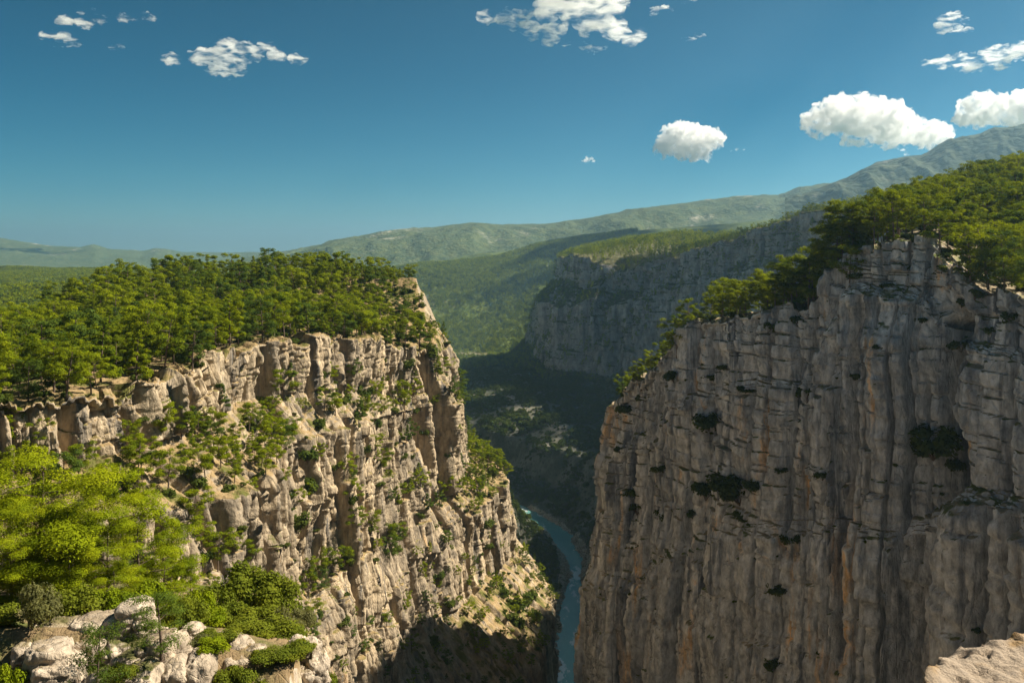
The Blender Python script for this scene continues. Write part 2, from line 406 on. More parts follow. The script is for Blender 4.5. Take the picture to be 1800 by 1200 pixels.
# ---- right cliff with the hillside behind its rim
cliff_rim = [(47, 357, -88), (40, 347, -68), (36, 337, -60), (47, 313, -42), (61, 288, -24), (72, 265, -18.5), (84, 247, -14), (91, 237, 0), (98, 228, 2.5),
             (104, 221, 2), (107, 209, -7), (112, 193, -11.5), (114, 168, -13), (108, 130, -16), (80, 70, -22)]
cliff_in = [
    [(50, 358, -91), (53, 361, -97), (60, 368, -135), (72, 384, -230)],
    [(44, 350, -67), (49, 355, -71), (59, 364, -115), (74, 381, -225)],
    [(41, 342, -58), (48, 350, -62), (61, 362, -110), (78, 378, -220)],
    [(53, 319, -40), (63, 331, -46), (82, 352, -95), (102, 378, -210)],
    [(68, 296, -23), (80, 311, -27), (104, 342, -70), (128, 375, -200)],
    [(80, 274, -18), (98, 297, -22), (132, 345, -55), (170, 400, -165)],
    [(94, 260, -13), (118, 298, -11), (165, 410, -20), (255, 640, -8)],
    [(102, 252, 0), (128, 295, 4), (182, 430, 12), (285, 660, 22)],
    [(109, 244, 3), (136, 290, 8), (198, 430, 20), (312, 660, 36)],
    [(115, 237, 2), (144, 285, 8), (214, 430, 25), (345, 660, 42)],
    [(119, 226, -5), (150, 278, 7), (232, 430, 30), (390, 660, 55)],
    [(126, 210, -9), (160, 265, 6), (260, 420, 36), (450, 660, 70)],
    [(130, 180, -11), (175, 240, 8), (300, 400, 45), (520, 640, 110)],
    [(125, 125, -14), (190, 170, 14), (330, 330, 65), (600, 560, 130)],
    [(95, 55, -18), (200, 60, 14), (360, 200, 65), (660, 400, 130)]]
cliff_prof = [
    [(1, -105), (3, -112), (4, -140), (6, -150), (9, -220), (25, -310)],
    [(1.2, -85), (3, -92), (4, -130), (6, -140), (9, -210), (30, -310)],
    [(1.5, -76), (4, -84), (5, -120), (8, -128), (11, -190), (40, -310)],
    [(1.5, -62), (3.5, -68), (5, -112), (8, -118), (11, -180), (40, -310)],
    [(1.5, -46), (3, -50), (5, -92), (8, -98), (11, -170), (40, -310)],
    [(1.5, -38), (3, -41), (4.5, -80), (7, -85), (10, -165), (40, -310)],
    [(1.5, -34), (3, -36), (4.5, -74), (7, -78), (10, -160), (40, -310)],
    [(1.2, -10), (4.5, -13), (7, -70), (9, -74), (12, -160), (40, -310)],
    [(1.2, -9), (5, -12), (7, -68), (9, -72), (12, -160), (40, -310)],
    [(1.2, -10), (5, -13), (7, -66), (9, -70), (12, -160), (40, -310)],
    [(1, -20), (3, -22), (5, -56), (9, -60), (12, -160), (40, -310)],
    [(1, -22), (3, -24), (5, -52), (10, -55), (13, -160), (40, -310)],
    [(1, -24), (3, -26), (5, -52), (8, -56), (12, -160), (40, -310)],
    [(1, -26), (3, -30), (5, -55), (8, -60), (12, -160), (40, -310)],
    [(1, -30), (3, -34), (5, -60), (8, -64), (12, -160), (40, -310)]]
ow = outward([(r[0], r[1]) for r in cliff_rim], cliff_prof)
cliff_st = [[cliff_in[i][3], cliff_in[i][2], cliff_in[i][1], cliff_in[i][0], cliff_rim[i]] + ow[i] for i in range(len(cliff_rim))]
cliff_cl = [(arc_at(cliff_rim, 9, .75), 2.6, -17, -14, -200, -.01), (arc_at(cliff_rim, 9, .85), 5.0, -11, -44, -66, 0), (arc_at(cliff_rim, 9, .78), 4.2, -9, -62, -200, .01), (arc_at(cliff_rim, 8, .3), 7.0, 4.5, -20, -190, .02), (arc_at(cliff_rim, 10, .5), 9.0, 5.0, -58, -190, 0.0),
            (arc_at(cliff_rim, 4, .2), 1.6, -6, -24, -100, -.03), (arc_at(cliff_rim, 6, .1), 1.5, -5, -14, -85, .02), (arc_at(cliff_rim, 7, .4), 1.3, -4.5, -8, -110, .04), (arc_at(cliff_rim, 5, .05), 1.4, -5, -14, -70, 0), (arc_at(cliff_rim, 3, .2), 2.2, -6, -40, -110, .02)]
rc = np.random.default_rng(23)
for i in range(15):        # long open joints
    cliff_cl.append((rc.uniform(arc_at(cliff_rim, 2, .3), arc_at(cliff_rim, 11, .5)), rc.uniform(.5, .9), -rc.uniform(4, 8), rc.uniform(-60, -12), rc.uniform(-190, -95), rc.uniform(-.04, .04)))
cliff_P, cliff_s, cliff_tv = loft(cliff_st, 4, 860, [8, 26, 22, 22, 90, 30, 150, 30, 140, 14], cliff_cl, .82, .88, 300, 1.0,
                                  [.5, .8, 1.2, 1.2, 1, 1, 1, 1, 1, 1, 1, 1, .4, .15, .1], 7.0, .12, 1.45, 1.5, (2.6, 3.4))
structure('cliff_terrain', np_mesh('cliff_terrain', cliff_P, grid_faces(*cliff_P.shape[:2])[:, ::-1], M['rock_grey'], False))

# ---- the plateau of the viewpoint and the head of the gorge beside and behind it
pocket = np.array([(80, 70), (47, 24), (4, 3.0), (-6, -30), (-25, -140), (-90, -230), (-170, -220), (-220, -120), (-208, 0), (-172, 70), (-172, 600), (80, 600)], float)
def pocket_sd(x, y):
    d = np.full(x.shape, 1e9); ins = np.zeros(x.shape, bool)
    for i in range(len(pocket)):
        a = pocket[i]; b_ = pocket[(i + 1) % len(pocket)]; e = b_ - a
        t = np.clip(((x - a[0]) * e[0] + (y - a[1]) * e[1]) / (e @ e), 0, 1)
        d = np.minimum(d, np.hypot(x - a[0] - t * e[0], y - a[1] - t * e[1]))
        c1 = (a[1] > y) != (b_[1] > y)
        ins ^= c1 & (x < e[0] * (y - a[1]) / (e[1] if abs(e[1]) > 1e-9 else 1e-9) + a[0])
    return np.where(ins, d, -d)
bx = np.concatenate([np.linspace(-700, -260, 24)[:-1], np.linspace(-260, 110, 110)[:-1], np.linspace(110, 700, 26)]); by = np.concatenate([np.linspace(-700, -260, 24)[:-1], np.linspace(-260, 78, 110)])
BX, BY = np.meshgrid(bx, by, indexing='ij')
sd = pocket_sd(BX, BY) + 5 * fbm(BX / 22, BY / 22, 4, 610) * sstep(4, 40, np.hypot(BX, BY))
near = np.hypot(BX, BY)
top = -3.0 + sstep(20, 120, near) * (2 + 14 * sstep(60, 260, BX)) + sstep(60, 400, near) * (26 + 22 * fbm(BX / 150, BY / 150, 4, 611))
wallz = np.interp(sd, [-400, 0, 3, 12, 20, 34, 44, 70, 100, 200], [0, 0, 18, 62, 74, 130, 142, 200, 285, 310])
bk_P = np.stack([BX, BY, top - np.clip(wallz, 0, 306) + 1.5 * fbm(BX / 12, BY / 12, 3, 612) * sstep(8, 30, near)], -1)
structure('viewpoint_terrain', np_mesh('viewpoint_terrain', bk_P, grid_faces(*bk_P.shape[:2])[:, ::-1], M['rock_warm']))

# ---- far cliff and its plateau
far_rim = [(90, 1950, -30), (102, 1680, -14), (116, 1512, -10), (130, 1470, -13), (146, 1452, -24), (165, 1445, -46), (182, 1415, -36), (202, 1390, -24), (254, 1300, -2), (310, 1200, 20), (354, 1120, 42), (390, 1010, 46), (430, 880, 46)]
dz = [(.5, .85)] * len(far_rim)
far_in = []
for i, (x, y, z) in enumerate(far_rim):
    k = i / (len(far_rim) - 1)
    a = math.radians(62 - 30 * k); u = (math.cos(a), math.sin(a))
    zz = max(z, -14)
    far_in.append([(x + u[0] * 40, y + u[1] * 40, zz + 4), (x + u[0] * 180, y + u[1] * 180, zz + 20 + 6 * k), (x + u[0] * 480, y + u[1] * 480, zz + 44 + 10 * k), (x + u[0] * 900, y + u[1] * 900, -60)])
far_prof = []
for i, (x, y, z) in enumerate(far_rim):
    k = i / (len(far_rim) - 1)
    if i <= 3: far_prof.append([(3, z - 42), (38, z - 82), (45, -150), (58, -194), (140, -262)])
    elif i <= 6: far_prof.append([(3, z - 26), (30, z - 52), (38, -150), (50, -194), (140, -262)])
    else: far_prof.append([(3, z - 40), (12, z - 55), (24, -140), (36, -192), (140, -262)])
ow = outward([(r[0], r[1]) for r in far_rim], far_prof)
far_st = [[far_in[i][3], far_in[i][2], far_in[i][1], far_in[i][0], far_rim[i]] + ow[i] for i in range(len(far_rim))]
far_P, far_s, far_tv = loft(far_st, 4, 390, [12, 26, 20, 12, 40, 24, 60, 30, 26], [], 1.0, 2.6, 500, .7)
structure('far_cliff_terrain', np_mesh('far_cliff_terrain', far_P, grid_faces(*far_P.shape[:2])[:, ::-1], M['rock_far']))

# ---------------------------------------------------------------- river course and the valley floor
river_pts = np.array([(10, 250), (28, 400), (36, 540), (41, 615), (49, 700), (54, 767), (60, 835), (53, 917), (36, 975), (-10, 1060), (-90, 1180), (-190, 1330), (-250, 1550), (-230, 1850), (-150, 2150), (-120, 2500), (-260, 3000), (-500, 3600)], float)
kr = np.concatenate([[0], np.cumsum(np.linalg.norm(np.diff(river_pts, axis=0), axis=1))])
river_f = hermite(kr, river_pts, np.linspace(0, kr[-1], 500))
def river_dist(x, y):
    d = np.full(x.shape, 1e9); side = np.zeros(x.shape)
    seg = np.gradient(river_f, axis=0)
    for i in range(0, len(river_f), 1):
        dd = (x - river_f[i, 0]) ** 2 + (y - river_f[i, 1]) ** 2
        n = dd < d
        sd = (x - river_f[i, 0]) * seg[i, 1] - (y - river_f[i, 1]) * seg[i, 0]
        side = np.where(n, sd, side); d = np.where(n, dd, d)
    return np.sqrt(d), side
WATER = -300.0
def H_valley(x, y):
    d, side = river_dist(x, y)
    n1 = fbm(x / 160, y / 160, 5, 900); n2 = fbm(x / 45, y / 45, 4, 910)
    widen = 1 + np.clip((y - 1450) / 420, 0, 6)
    dr = np.maximum(d * (1 + .25 * n1) + 6 * n2 - 3, 0) / widen
    right = np.interp(dr, [0, 7, 10.5, 42, 58, 120, 400, 900], [-3, -2.0, 3, 20, 58, 72, 118, 150])
    left = np.interp(dr, [0, 7, 10.5, 45, 60, 130, 190, 330, 700], [-3, -2.0, 3, 30, 62, 128, 165, 225, 235])
    right_near = np.interp(dr, [0, 7, 10.5, 30, 46, 110, 300, 900], [-3, -2.0, 4, 34, 100, 185, 190, 200]) * .98
    right = right + (right_near - right) * sstep(1040, 880, y)
    h = WATER + np.where(side > 0, right, left)
    # the valley beyond the gorge climbs away from us to the wooded ridges
    back = -300 + 245 * sstep(2350, 4300, y) + np.clip((x + 200) / 1200, -.5, 2) * 70 * sstep(2300, 3600, y)
    back = back + 60 * fbm(x / 420, y / 420, 4, 930) * sstep(2300, 3000, y) + 55 * (ridged(x / 330 + y / 900, y / 700, 3, 935) - .5) * sstep(2300, 3000, y)
    t = sstep(2000, 2600, y) * sstep(-900, -250, x)
    h = h * (1 - t) + np.minimum(h + 400, back) * t
    # plateau country on the left
    plain = -66 + 26 * fbm(x / 600, y / 600, 4, 940) - 70 * sstep(2500, 6000, y) + 10 * n1
    tl = sstep(-300, -560, x + .0 * y) * sstep(420, 620, y)
    h = h * (1 - tl) + plain * tl
    far = sstep(4300, 6500, y); h = h * (1 - far) + (-150 + 20 * n1) * far
    fl = sstep(150, 95, np.hypot(x + 100, y - 2570)); h = h * (1 - fl) - 297 * fl
    return h + 3.5 * n2 * sstep(16, 60, d) * (1 - fl) + 1.2 * fbm(x / 14, y / 14, 3, 950) * sstep(14, 30, d)

def polar(az, rr, Hf):
    A, Rr = np.meshgrid(np.radians(az), rr, indexing='ij')
    X = np.tan(A) * Rr; Y = Rr
    return np.stack([X, Y, Hf(X, Y)], -1)
def ang(px): return math.degrees(math.atan((px - 900) / FPX))
az = np.concatenate([np.linspace(-72, -31, 40)[:-1], np.linspace(-31, -5, 190)[:-1], np.linspace(-5, 8, 230)[:-1], np.linspace(8, 31, 70)[:-1], np.linspace(31, 72, 30)])
rr = np.concatenate([np.linspace(380, 1200, 150)[:-1], np.geomspace(1200, 5000, 150)[:-1], np.geomspace(5000, 15000, 40)])
valley_P = polar(az, rr, H_valley)
js = int(np.searchsorted(rr, 1650))
for part, mt in ((valley_P[:, :js + 1], M['gorge_ground']), (valley_P[:, js:], M['hill'])):
    structure('terrain', np_mesh('terrain', part, grid_faces(*part.shape[:2])[:, ::-1], mt))

# ---- dry field and pale track on the valley floor
fa = np.linspace(0, 2 * math.pi, 49)[:-1]; fr = np.linspace(0.02, 1, 9)
FA, FR = np.meshgrid(np.append(fa, fa[0]), fr, indexing='ij')
fx = -100 + FR * np.cos(FA) * 84 * (1 + .12 * np.sin(3 * FA + 1)); fy = 2570 + FR * np.sin(FA) * 62 * (1 + .1 * np.cos(2 * FA))
fp = np.stack([fx, fy, H_valley(fx, fy) + 1.2], -1)
structure('field', np_mesh('field', fp, grid_faces(*fp.shape[:2])[:, ::-1], ground_mat('dry stubble field', (.20, .17, .115), (.17, .15, .10), (.13, .13, .08), .03, .3)))
tk = hermite(np.arange(5.0), np.array([(-30, 2610), (-36, 2700), (-62, 2790), (-50, 2880), (-30, 2960)], float), np.linspace(0, 4, 60))
tp = np.stack([np.stack([tk[:, 0] + o, tk[:, 1], H_valley(tk[:, 0] + o, tk[:, 1]) + 2.5], -1) for o in (-4, 0, 4)], 1)
structure('path', np_mesh('path', tp, grid_faces(*tp.shape[:2]), ground_mat('pale gravel track', (.52, .47, .38), (.46, .41, .33), (.40, .36, .28), .2, .1)))

# ---- far ridges, each with its own crest line, distance and depth
def ridge(name, crest, dist, front, behind, mat, nz, nseed, foot=-170, nr=90, na=260):
    a = [ang(p) for p, _ in crest]; zc = [(HOR - y) / FPX * dist for _, y in crest]
    azs = np.linspace(a[0], a[-1], na); rs = np.concatenate([np.linspace(dist - front, dist, nr), np.linspace(dist, dist + behind, nr // 3)[1:]])
    A, Rr = np.meshgrid(np.radians(azs), rs, indexing='ij')
    X = np.tan(A) * Rr; Y = Rr
    zcr = np.interp(np.degrees(A), a, zc)
    t = np.where(Rr <= dist, (Rr - (dist - front)) / front, 1 - (Rr - dist) / behind)
    prof = np.sin(np.clip(t, 0, 1) * math.pi / 2) ** 1.25
    n = fbm(X / (front * .28), Y / (front * .28), 5, nseed); r = ridged(X / (front * .22), Y / (front * .5), 4, nseed + 7) - .6
    crestw = np.clip(1 - np.abs(Rr - dist) / (front * .12), 0, 1)
    Z = foot + (zcr - foot) * prof + nz * (n * .8 + r * 1.3) * np.sin(np.clip(t, 0, 1) * math.pi) * (1 - .6 * crestw)
    Z = Z + nz * .10 * fbm(X / 90, Y / 90, 4, nseed + 3)
    P = np.stack([X, Y, Z], -1)
    structure(name, np_mesh(name, P, grid_faces(*P.shape[:2])[:, ::-1], mat)); return P
ridge_P = ridge('hill', [(560, 500), (660, 476), (740, 465), (840, 457), (880, 450), (940, 432), (1010, 420), (1100, 408), (1250, 395), (1400, 385)], 3600, 1200, 450, M['hill'], 30, 61, -340)
ridge('hill', [(300, 470), (420, 455), (510, 441), (600, 423), (700, 406), (760, 400), (830, 392), (880, 394), (980, 393), (1060, 382), (1180, 362), (1290, 346), (1370, 345), (1405, 333), (1460, 331), (1560, 326), (1700, 322), (1900, 320)], 5600, 1700, 700, M['far_hill'], 75, 71, -170, 80, 300)
ridge('mountain', [(1380, 350), (1450, 330), (1500, 307), (1540, 286), (1590, 275), (1620, 273), (1660, 252), (1700, 240), (1740, 232), (1770, 231), (1800, 221), (1850, 212), (1950, 214), (2100, 218)], 3900, 1000, 600, M['mountain'], 85, 83, -170, 80, 220)
ridge('mountain', [(-500, 395), (-200, 408), (-60, 412), (0, 418), (40, 425), (90, 432), (140, 434), (165, 431), (190, 439), (250, 442), (272, 436), (290, 437), (320, 443), (400, 444), (520, 444), (700, 445)], 9500, 2600, 900, M['far_hill'], 60, 91, -160, 60, 260)
ridge('hill', [(-500, 470), (-100, 474), (0, 476), (60, 478), (120, 482), (170, 487), (260, 487), (400, 490)], 2900, 800, 600, M['hill'], 14, 97, -110, 60, 200)

# ---- water
m, nt, out = new_mat('river water'); b = NB(nt)
n = b.noise(b.pos((.05, .02, 1)), 1.0, 5, .6); w = b.noise(b.pos((.22, .10, 1)), 1.0, 7, .72, .8)
c = b.mix(b.ramp(n, .35, .65), (.13, .34, .31), (.19, .41, .37))
c = b.mix(b.ramp(b.math('MULTIPLY', w, b.ramp(n, .3, .75)), .25, .34), c, (.60, .66, .63))
nt.links.new(b.principled(c, .25, b.bump(w, .4, .6), .5), out.inputs[0]); M['water'] = m
tg = np.gradient(river_f, axis=0); tg /= np.linalg.norm(tg, axis=1, keepdims=True)
nrm = np.stack([tg[:, 1], -tg[:, 0]], -1)
offs = np.linspace(-16, 16, 9)
rv = np.stack([np.stack([river_f[:, 0] + nrm[:, 0] * o, river_f[:, 1] + nrm[:, 1] * o, np.full(len(river_f), WATER)], -1) for o in offs], 1)
structure('river', np_mesh('river', rv, grid_faces(*rv.shape[:2]), M['water']))

# ---------------------------------------------------------------- foreground spur (left) and the ledge by the viewpoint (right)
M['rock_near'] = rock_mat('near limestone', (.50, .42, .33), (.37, .30, .225), (.15, .13, .115), (.40, .28, .16), (.20, .145, .08), (.08, .085, .025), (.54, .70), (.7, .82), 2.2, .95)
def H_spur(x, y):
    crest = -20.5 - .16 * np.clip(x + 18, -60, 60) * .5
    h = crest - np.where(y < 46, (46 - y) * .55, (y - 46) * .30) - np.clip(y - 76, 0, 99) * 1.0
    edge = -12.2 - .24 * (y - 48) + 1.6 * fbm(y / 6, x * 0, 3, 41)
    h = h - np.clip(x - edge, 0, 99) * 5.5 - .35 * np.clip(-x - 42, 0, 50)
    return np.maximum(h + 1.1 * fbm(x / 7, y / 7, 4, 42) + .25 * fbm(x / 1.6, y / 1.6, 3, 43), -160)
gx = np.linspace(-75, 12, 190); gy = np.linspace(16, 120, 190)
GX, GY = np.meshgrid(gx, gy, indexing='ij')
spur_P = np.stack([GX, GY, H_spur(GX, GY)], -1)
M['spur'] = rock_mat('spur soil and rock', (.42, .35, .26), (.34, .28, .20), (.22, .19, .16), (.40, .28, .15), (.22, .155, .085), (.085, .10, .025), (.6, .8), (.7, .8), 1.6, .42)
structure('foreground_terrain', np_mesh('foreground_terrain', spur_P, grid_faces(*spur_P.shape[:2])[:, ::-1], M['spur']))

# ---------------------------------------------------------------- leaves, trees and shrubs
def leaf_mat(name, c1, c2, c3, trans=.38, nsc=.8):
    m, nt, out = new_mat(name); b = NB(nt)
    oi = b.n('ShaderNodeObjectInfo')
    n = b.noise(b.obj(), nsc, 3, .6); f = b.noise(b.obj(), 4.0, 2, .5)
    rnd_ = oi.outputs['Random']
    c = b.mix(rnd_, c1, c2)
    c = b.mix(b.ramp(n, .42, .66, 0, .75), c, c3)
    c = b.mix(1.0, c, b.mix(f, (.7, .72, .7), (1.28, 1.25, 1.2)), 'MULTIPLY')
    d = b.n('ShaderNodeBsdfDiffuse'); t = b.n('ShaderNodeBsdfTranslucent'); mx = b.n('ShaderNodeMixShader')
    nt.links.new(c, d.inputs['Color']); nt.links.new(b.mix(1.0, c, (1.25, 1.2, .6), 'MULTIPLY'), t.inputs['Color'])
    mx.inputs[0].default_value = trans
    nt.links.new(d.outputs[0], mx.inputs[1]); nt.links.new(t.outputs[0], mx.inputs[2]); nt.links.new(mx.outputs[0], out.inputs[0])
    return m
M['needles'] = leaf_mat('pine needles', (.072, .115, .010), (.185, .225, .009), (.25, .28, .009))
M['needles_near'] = leaf_mat('near pine needles', (.135, .185, .009), (.205, .25, .009), (.265, .29, .009), .30, .5)
M['oak_near'] = leaf_mat('near oak leaves', (.105, .135, .016), (.145, .17, .018), (.175, .19, .016), .3)
M['needles_dark'] = leaf_mat('deep green needles', (.055, .095, .022), (.09, .135, .022), (.11, .15, .02))
M['oak'] = leaf_mat('evergreen oak leaves', (.055, .085, .018), (.085, .110, .022), (.10, .125, .022))
M['scrub'] = leaf_mat('maquis leaves', (.060, .088, .022), (.085, .105, .026), (.11, .125, .026))
M['grey_scrub'] = leaf_mat('grey green broom', (.105, .115, .045), (.135, .135, .055), (.14, .14, .05))
m, nt, out = new_mat('pine bark'); b = NB(nt)
n = b.noise(b.obj((3, 3, .6)), 2.0, 6, .7)
nt.links.new(b.principled(b.mix(n, (.055, .04, .03), (.20, .145, .11)), .95, b.bump(n, .05, .8)), out.inputs[0]); M['bark'] = m

def tube(pts, rad, seg=6):
    pts = np.asarray(pts, float); V = []; F = []
    for i, p in enumerate(pts):
        t = pts[min(i + 1, len(pts) - 1)] - pts[max(i - 1, 0)]; t = t / (np.linalg.norm(t) + 1e-9)
        a = np.cross(t, (0.3, 1, 0.1)); a /= np.linalg.norm(a) + 1e-9; c = np.cross(t, a)
        for k in range(seg):
            th = 2 * math.pi * k / seg; V.append(p + rad[i] * (a * math.cos(th) + c * math.sin(th)))
    for i in range(len(pts) - 1):
        for k in range(seg):
            k2 = (k + 1) % seg; F.append((i * seg + k, i * seg + k2, (i + 1) * seg + k2, (i + 1) * seg + k))
    return np.array(V), np.array(F)

def join(parts):
    V = []; F = []; o = 0
    for v, f in parts: V.append(v); F.append(f + o); o += len(v)
    return np.concatenate(V), np.concatenate(F)

def leaves(rng, centres, radii, n, size, aspect=.42, up=.55, shell=.55):
    """n leaf blades scattered through ellipsoid clumps"""
    w = (radii[:, 0] * radii[:, 1] * np.sqrt(radii[:, 2])); w = w / w.sum()
    ci = rng.choice(len(centres), n, p=w)
    d = rng.normal(size=(n, 3)); d /= np.linalg.norm(d, axis=1, keepdims=True)
    low = (d[:, 2] < -.1) & (rng.random(n) < .6); d[low, 2] *= -1
    r = shell + (1 - shell) * rng.random(n); r = np.where(rng.random(n) < .2, rng.random(n), r)
    p = centres[ci] + d * radii[ci] * r[:, None]
    nn = d * 1.0 + rng.normal(size=(n, 3)) * .5 + np.array([0, 0, up]); nn /= np.linalg.norm(nn, axis=1, keepdims=True)
    a = np.cross(nn, rng.normal(size=(n, 3))); a /= np.linalg.norm(a, axis=1, keepdims=True); c = np.cross(nn, a)
    L = size * (.6 + .8 * rng.random(n))[:, None]
    V = np.stack([p - a * L * .5, p + c * L * aspect * .5, p + a * L * .5, p - c * L * aspect * .5], 1).reshape(-1, 3)
    F = np.arange(4 * n).reshape(n, 4)
    return V, F

def make_pine(seed, h=10.0, nleaf=6500, size=.36, form='umbrella', crown_at=.34, spread=.30, mat='needles', lean=.05, wood_seg=6, nbr=None):
    rng = np.random.default_rng(seed)
    k = 7; bend = rng.normal(size=2) * lean * h
    zz = np.linspace(0, 1, k); tr = np.stack([bend[0] * zz ** 1.6 + .05 * rng.normal(size=k) * zz, bend[1] * zz ** 1.6 + .05 * rng.normal(size=k) * zz, zz * h * .95], 1)
    tr[0, 2] = -.06 * h
    rad = h * .017 * (1.15 - zz) ** .9 + .01
    wood = [tube(tr, rad, wood_seg)]; cen = []; rads = []
    nb = nbr or (int(rng.integers(13, 19)) if form != 'cone' else 20)
    for i in range(nb):
        t = crown_at + (1 - crown_at) * (i + rng.random() * .8) / nb; t = min(t, .985)
        base = np.array([np.interp(t, zz, tr[:, 0]), np.interp(t, zz, tr[:, 1]), t * h * .95])
        th = i * 2.399 + rng.normal() * .5
        u = (t - crown_at) / (1 - crown_at)
        if form == 'umbrella': ln = spread * h * (.55 + .75 * math.sin(math.pi * (.18 + .70 * u))) * (.65 + .6 * rng.random())
        elif form == 'flat': ln = spread * h * (.55 + .8 * u * (1.25 - .55 * u)) * (.7 + .55 * rng.random())
        else: ln = spread * h * (1.06 - u) * (.8 + .35 * rng.random())
        rise = (.10 + .22 * rng.random()) * ln + (.1 * ln if form == 'flat' else 0)
        end = base + np.array([math.cos(th) * ln, math.sin(th) * ln, rise])
        mid = (base + end) / 2 + np.array([0, 0, -.04 * ln]) + rng.normal(size=3) * .04 * ln
        rb = h * .0055 * (1.25 - t)
        wood.append(tube([base, mid, end], [rb * 1.4, rb, rb * .35], 4))
        cs = h * (.085 + .065 * rng.random()) * (1.0 if form != 'cone' else .7 * (1.15 - .55 * u))
        cen.append(end); rads.append((cs, cs, cs * (.52 + .22 * rng.random())))
        for j in range(rng.integers(1, 4)):
            f = .45 + .5 * rng.random(); q = base + (end - base) * f + rng.normal(size=3) * h * np.array([.035, .035, .018])
            c2 = cs * (.5 + .4 * rng.random()); cen.append(q); rads.append((c2, c2, c2 * .5))
    top = tr[-1]; cs = h * .085 * (.6 if form == 'cone' else 1); cen.append(top); rads.append((cs, cs, cs * .8))
    V, F = leaves(rng, np.array(cen), np.array(rads), nleaf, size)
    wv, wf = join(wood)
    return np_mesh('trunk', wv, wf, M['bark']), np_mesh('crown', V, F, M[mat], False)

def make_bush(seed, r=1.0, hgt=1.0, nleaf=900, size=.22, mat='oak', lumps=9, stems=True):
    rng = np.random.default_rng(seed); cen = []; rads = []; wood = []
    for i in range(lumps):
        a = rng.random() * 6.28; q = math.sqrt(rng.random()) * .72 * r; z = (.25 + .62 * rng.random() * (1 - .45 * (q / r))) * hgt
        s = r * (.30 + .22 * rng.random()); c = (math.cos(a) * q, math.sin(a) * q, z); cen.append(c); rads.append((s, s, s * .85 * min(1.2, hgt / r)))
        wood.append(tube([(0, 0, -.15 * hgt), (c[0] * .4, c[1] * .4, z * .55), c], [r * .035, r * .022, r * .008], 4))
    V, F = leaves(rng, np.array(cen), np.array(rads), nleaf, size, .6, .35, .5)
    wv, wf = join(wood)
    return np_mesh('stem', wv, wf, M['bark']), np_mesh('foliage', V, F, M[mat], False)

PINES = [make_pine(11, form='umbrella', crown_at=.24), make_pine(12, form='umbrella', crown_at=.30, spread=.29), make_pine(13, form='flat', crown_at=.32, spread=.30), make_pine(14, form='umbrella', crown_at=.28, spread=.33, lean=.08),
         make_pine(15, form='flat', crown_at=.26, spread=.33, lean=.09), make_pine(16, form='umbrella', crown_at=.25, spread=.25, mat='needles_dark'), make_pine(17, form='cone', crown_at=.12, spread=.26), make_pine(18, form='umbrella', crown_at=.36, spread=.27), make_pine(19, form='cone', crown_at=.2, spread=.22, mat='needles_dark'), make_pine(20, form='umbrella', crown_at=.12, spread=.30, mat='needles_dark', nbr=22)]
NEAR_PINES = [make_pine(31, 10, 40000, .15, 'umbrella', .10, .36, 'needles_near', .06, 8, 25), make_pine(32, 10, 40000, .15, 'umbrella', .06, .33, 'needles_near', .04, 8, 23),
              make_pine(33, 10, 9000, .18, 'cone', .12, .25, 'needles_near', .03, 8), make_pine(34, 10, 6500, .22, 'umbrella', .2, .22, 'needles_dark', .04, 8)]
BUSHES = [make_bush(51), make_bush(52, 1, .8, mat='scrub'), make_bush(53, 1, 1.25, mat='oak'), make_bush(54, 1, .7, mat='scrub', lumps=12)]
NEAR_BUSHES = [make_bush(61, 1, 1.0, 5200, .10, 'oak_near', 14), make_bush(62, 1, .85, 5200, .10, 'oak_near', 14), make_bush(63, 1, 1.1, 4200, .085, 'grey_scrub', 10), make_bush(64, 1, 1.2, 6000, .10, 'oak_near', 16), make_bush(65, 1, .9, 5200, .10, 'needles_near', 12)]

def plant(kind, parts, part_names, loc, scale, rz, tilt=(0, 0), **props):
    e = bpy.data.objects.new(kind, None); col.objects.link(e)
    e.location = loc; e.rotation_euler = (tilt[0], tilt[1], rz); e.scale = scale if isinstance(scale, tuple) else (scale,) * 3
    e.empty_display_size = .2
    for me, nm in zip(parts, part_names):
        o = bpy.data.objects.new(nm, me); col.objects.link(o); o.parent = e
    for k, v in props.items(): e[k] = v
    return e

bpy.context.view_layer.update()
DG = bpy.context.evaluated_depsgraph_get()
def cast(px, py):
    """the point of the ground seen at a place of the frame"""
    d = Vector(((px - 900) / FPX, 1, (HOR - py) / FPX)).normalized()
    ok, loc, nrm, idx, ob, mt = scene.ray_cast(DG, Vector((0, 0, 0)), d)
    return (loc, nrm, ob) if ok else (None, None, None)
def seen(p):
    d = Vector(p); L = d.length
    ok, loc, *_ = scene.ray_cast(DG, Vector((0, 0, 0)), d.normalized(), distance=L - .6)
    return not ok
def frame(p): return 900 + p[0] / p[1] * FPX, HOR - p[2] / p[1] * FPX
def inframe(p, m=60):
    if p[1] < 1: return False
    x, y = frame(p); return -m < x < 1800 + m and -m < y < 1200 + m

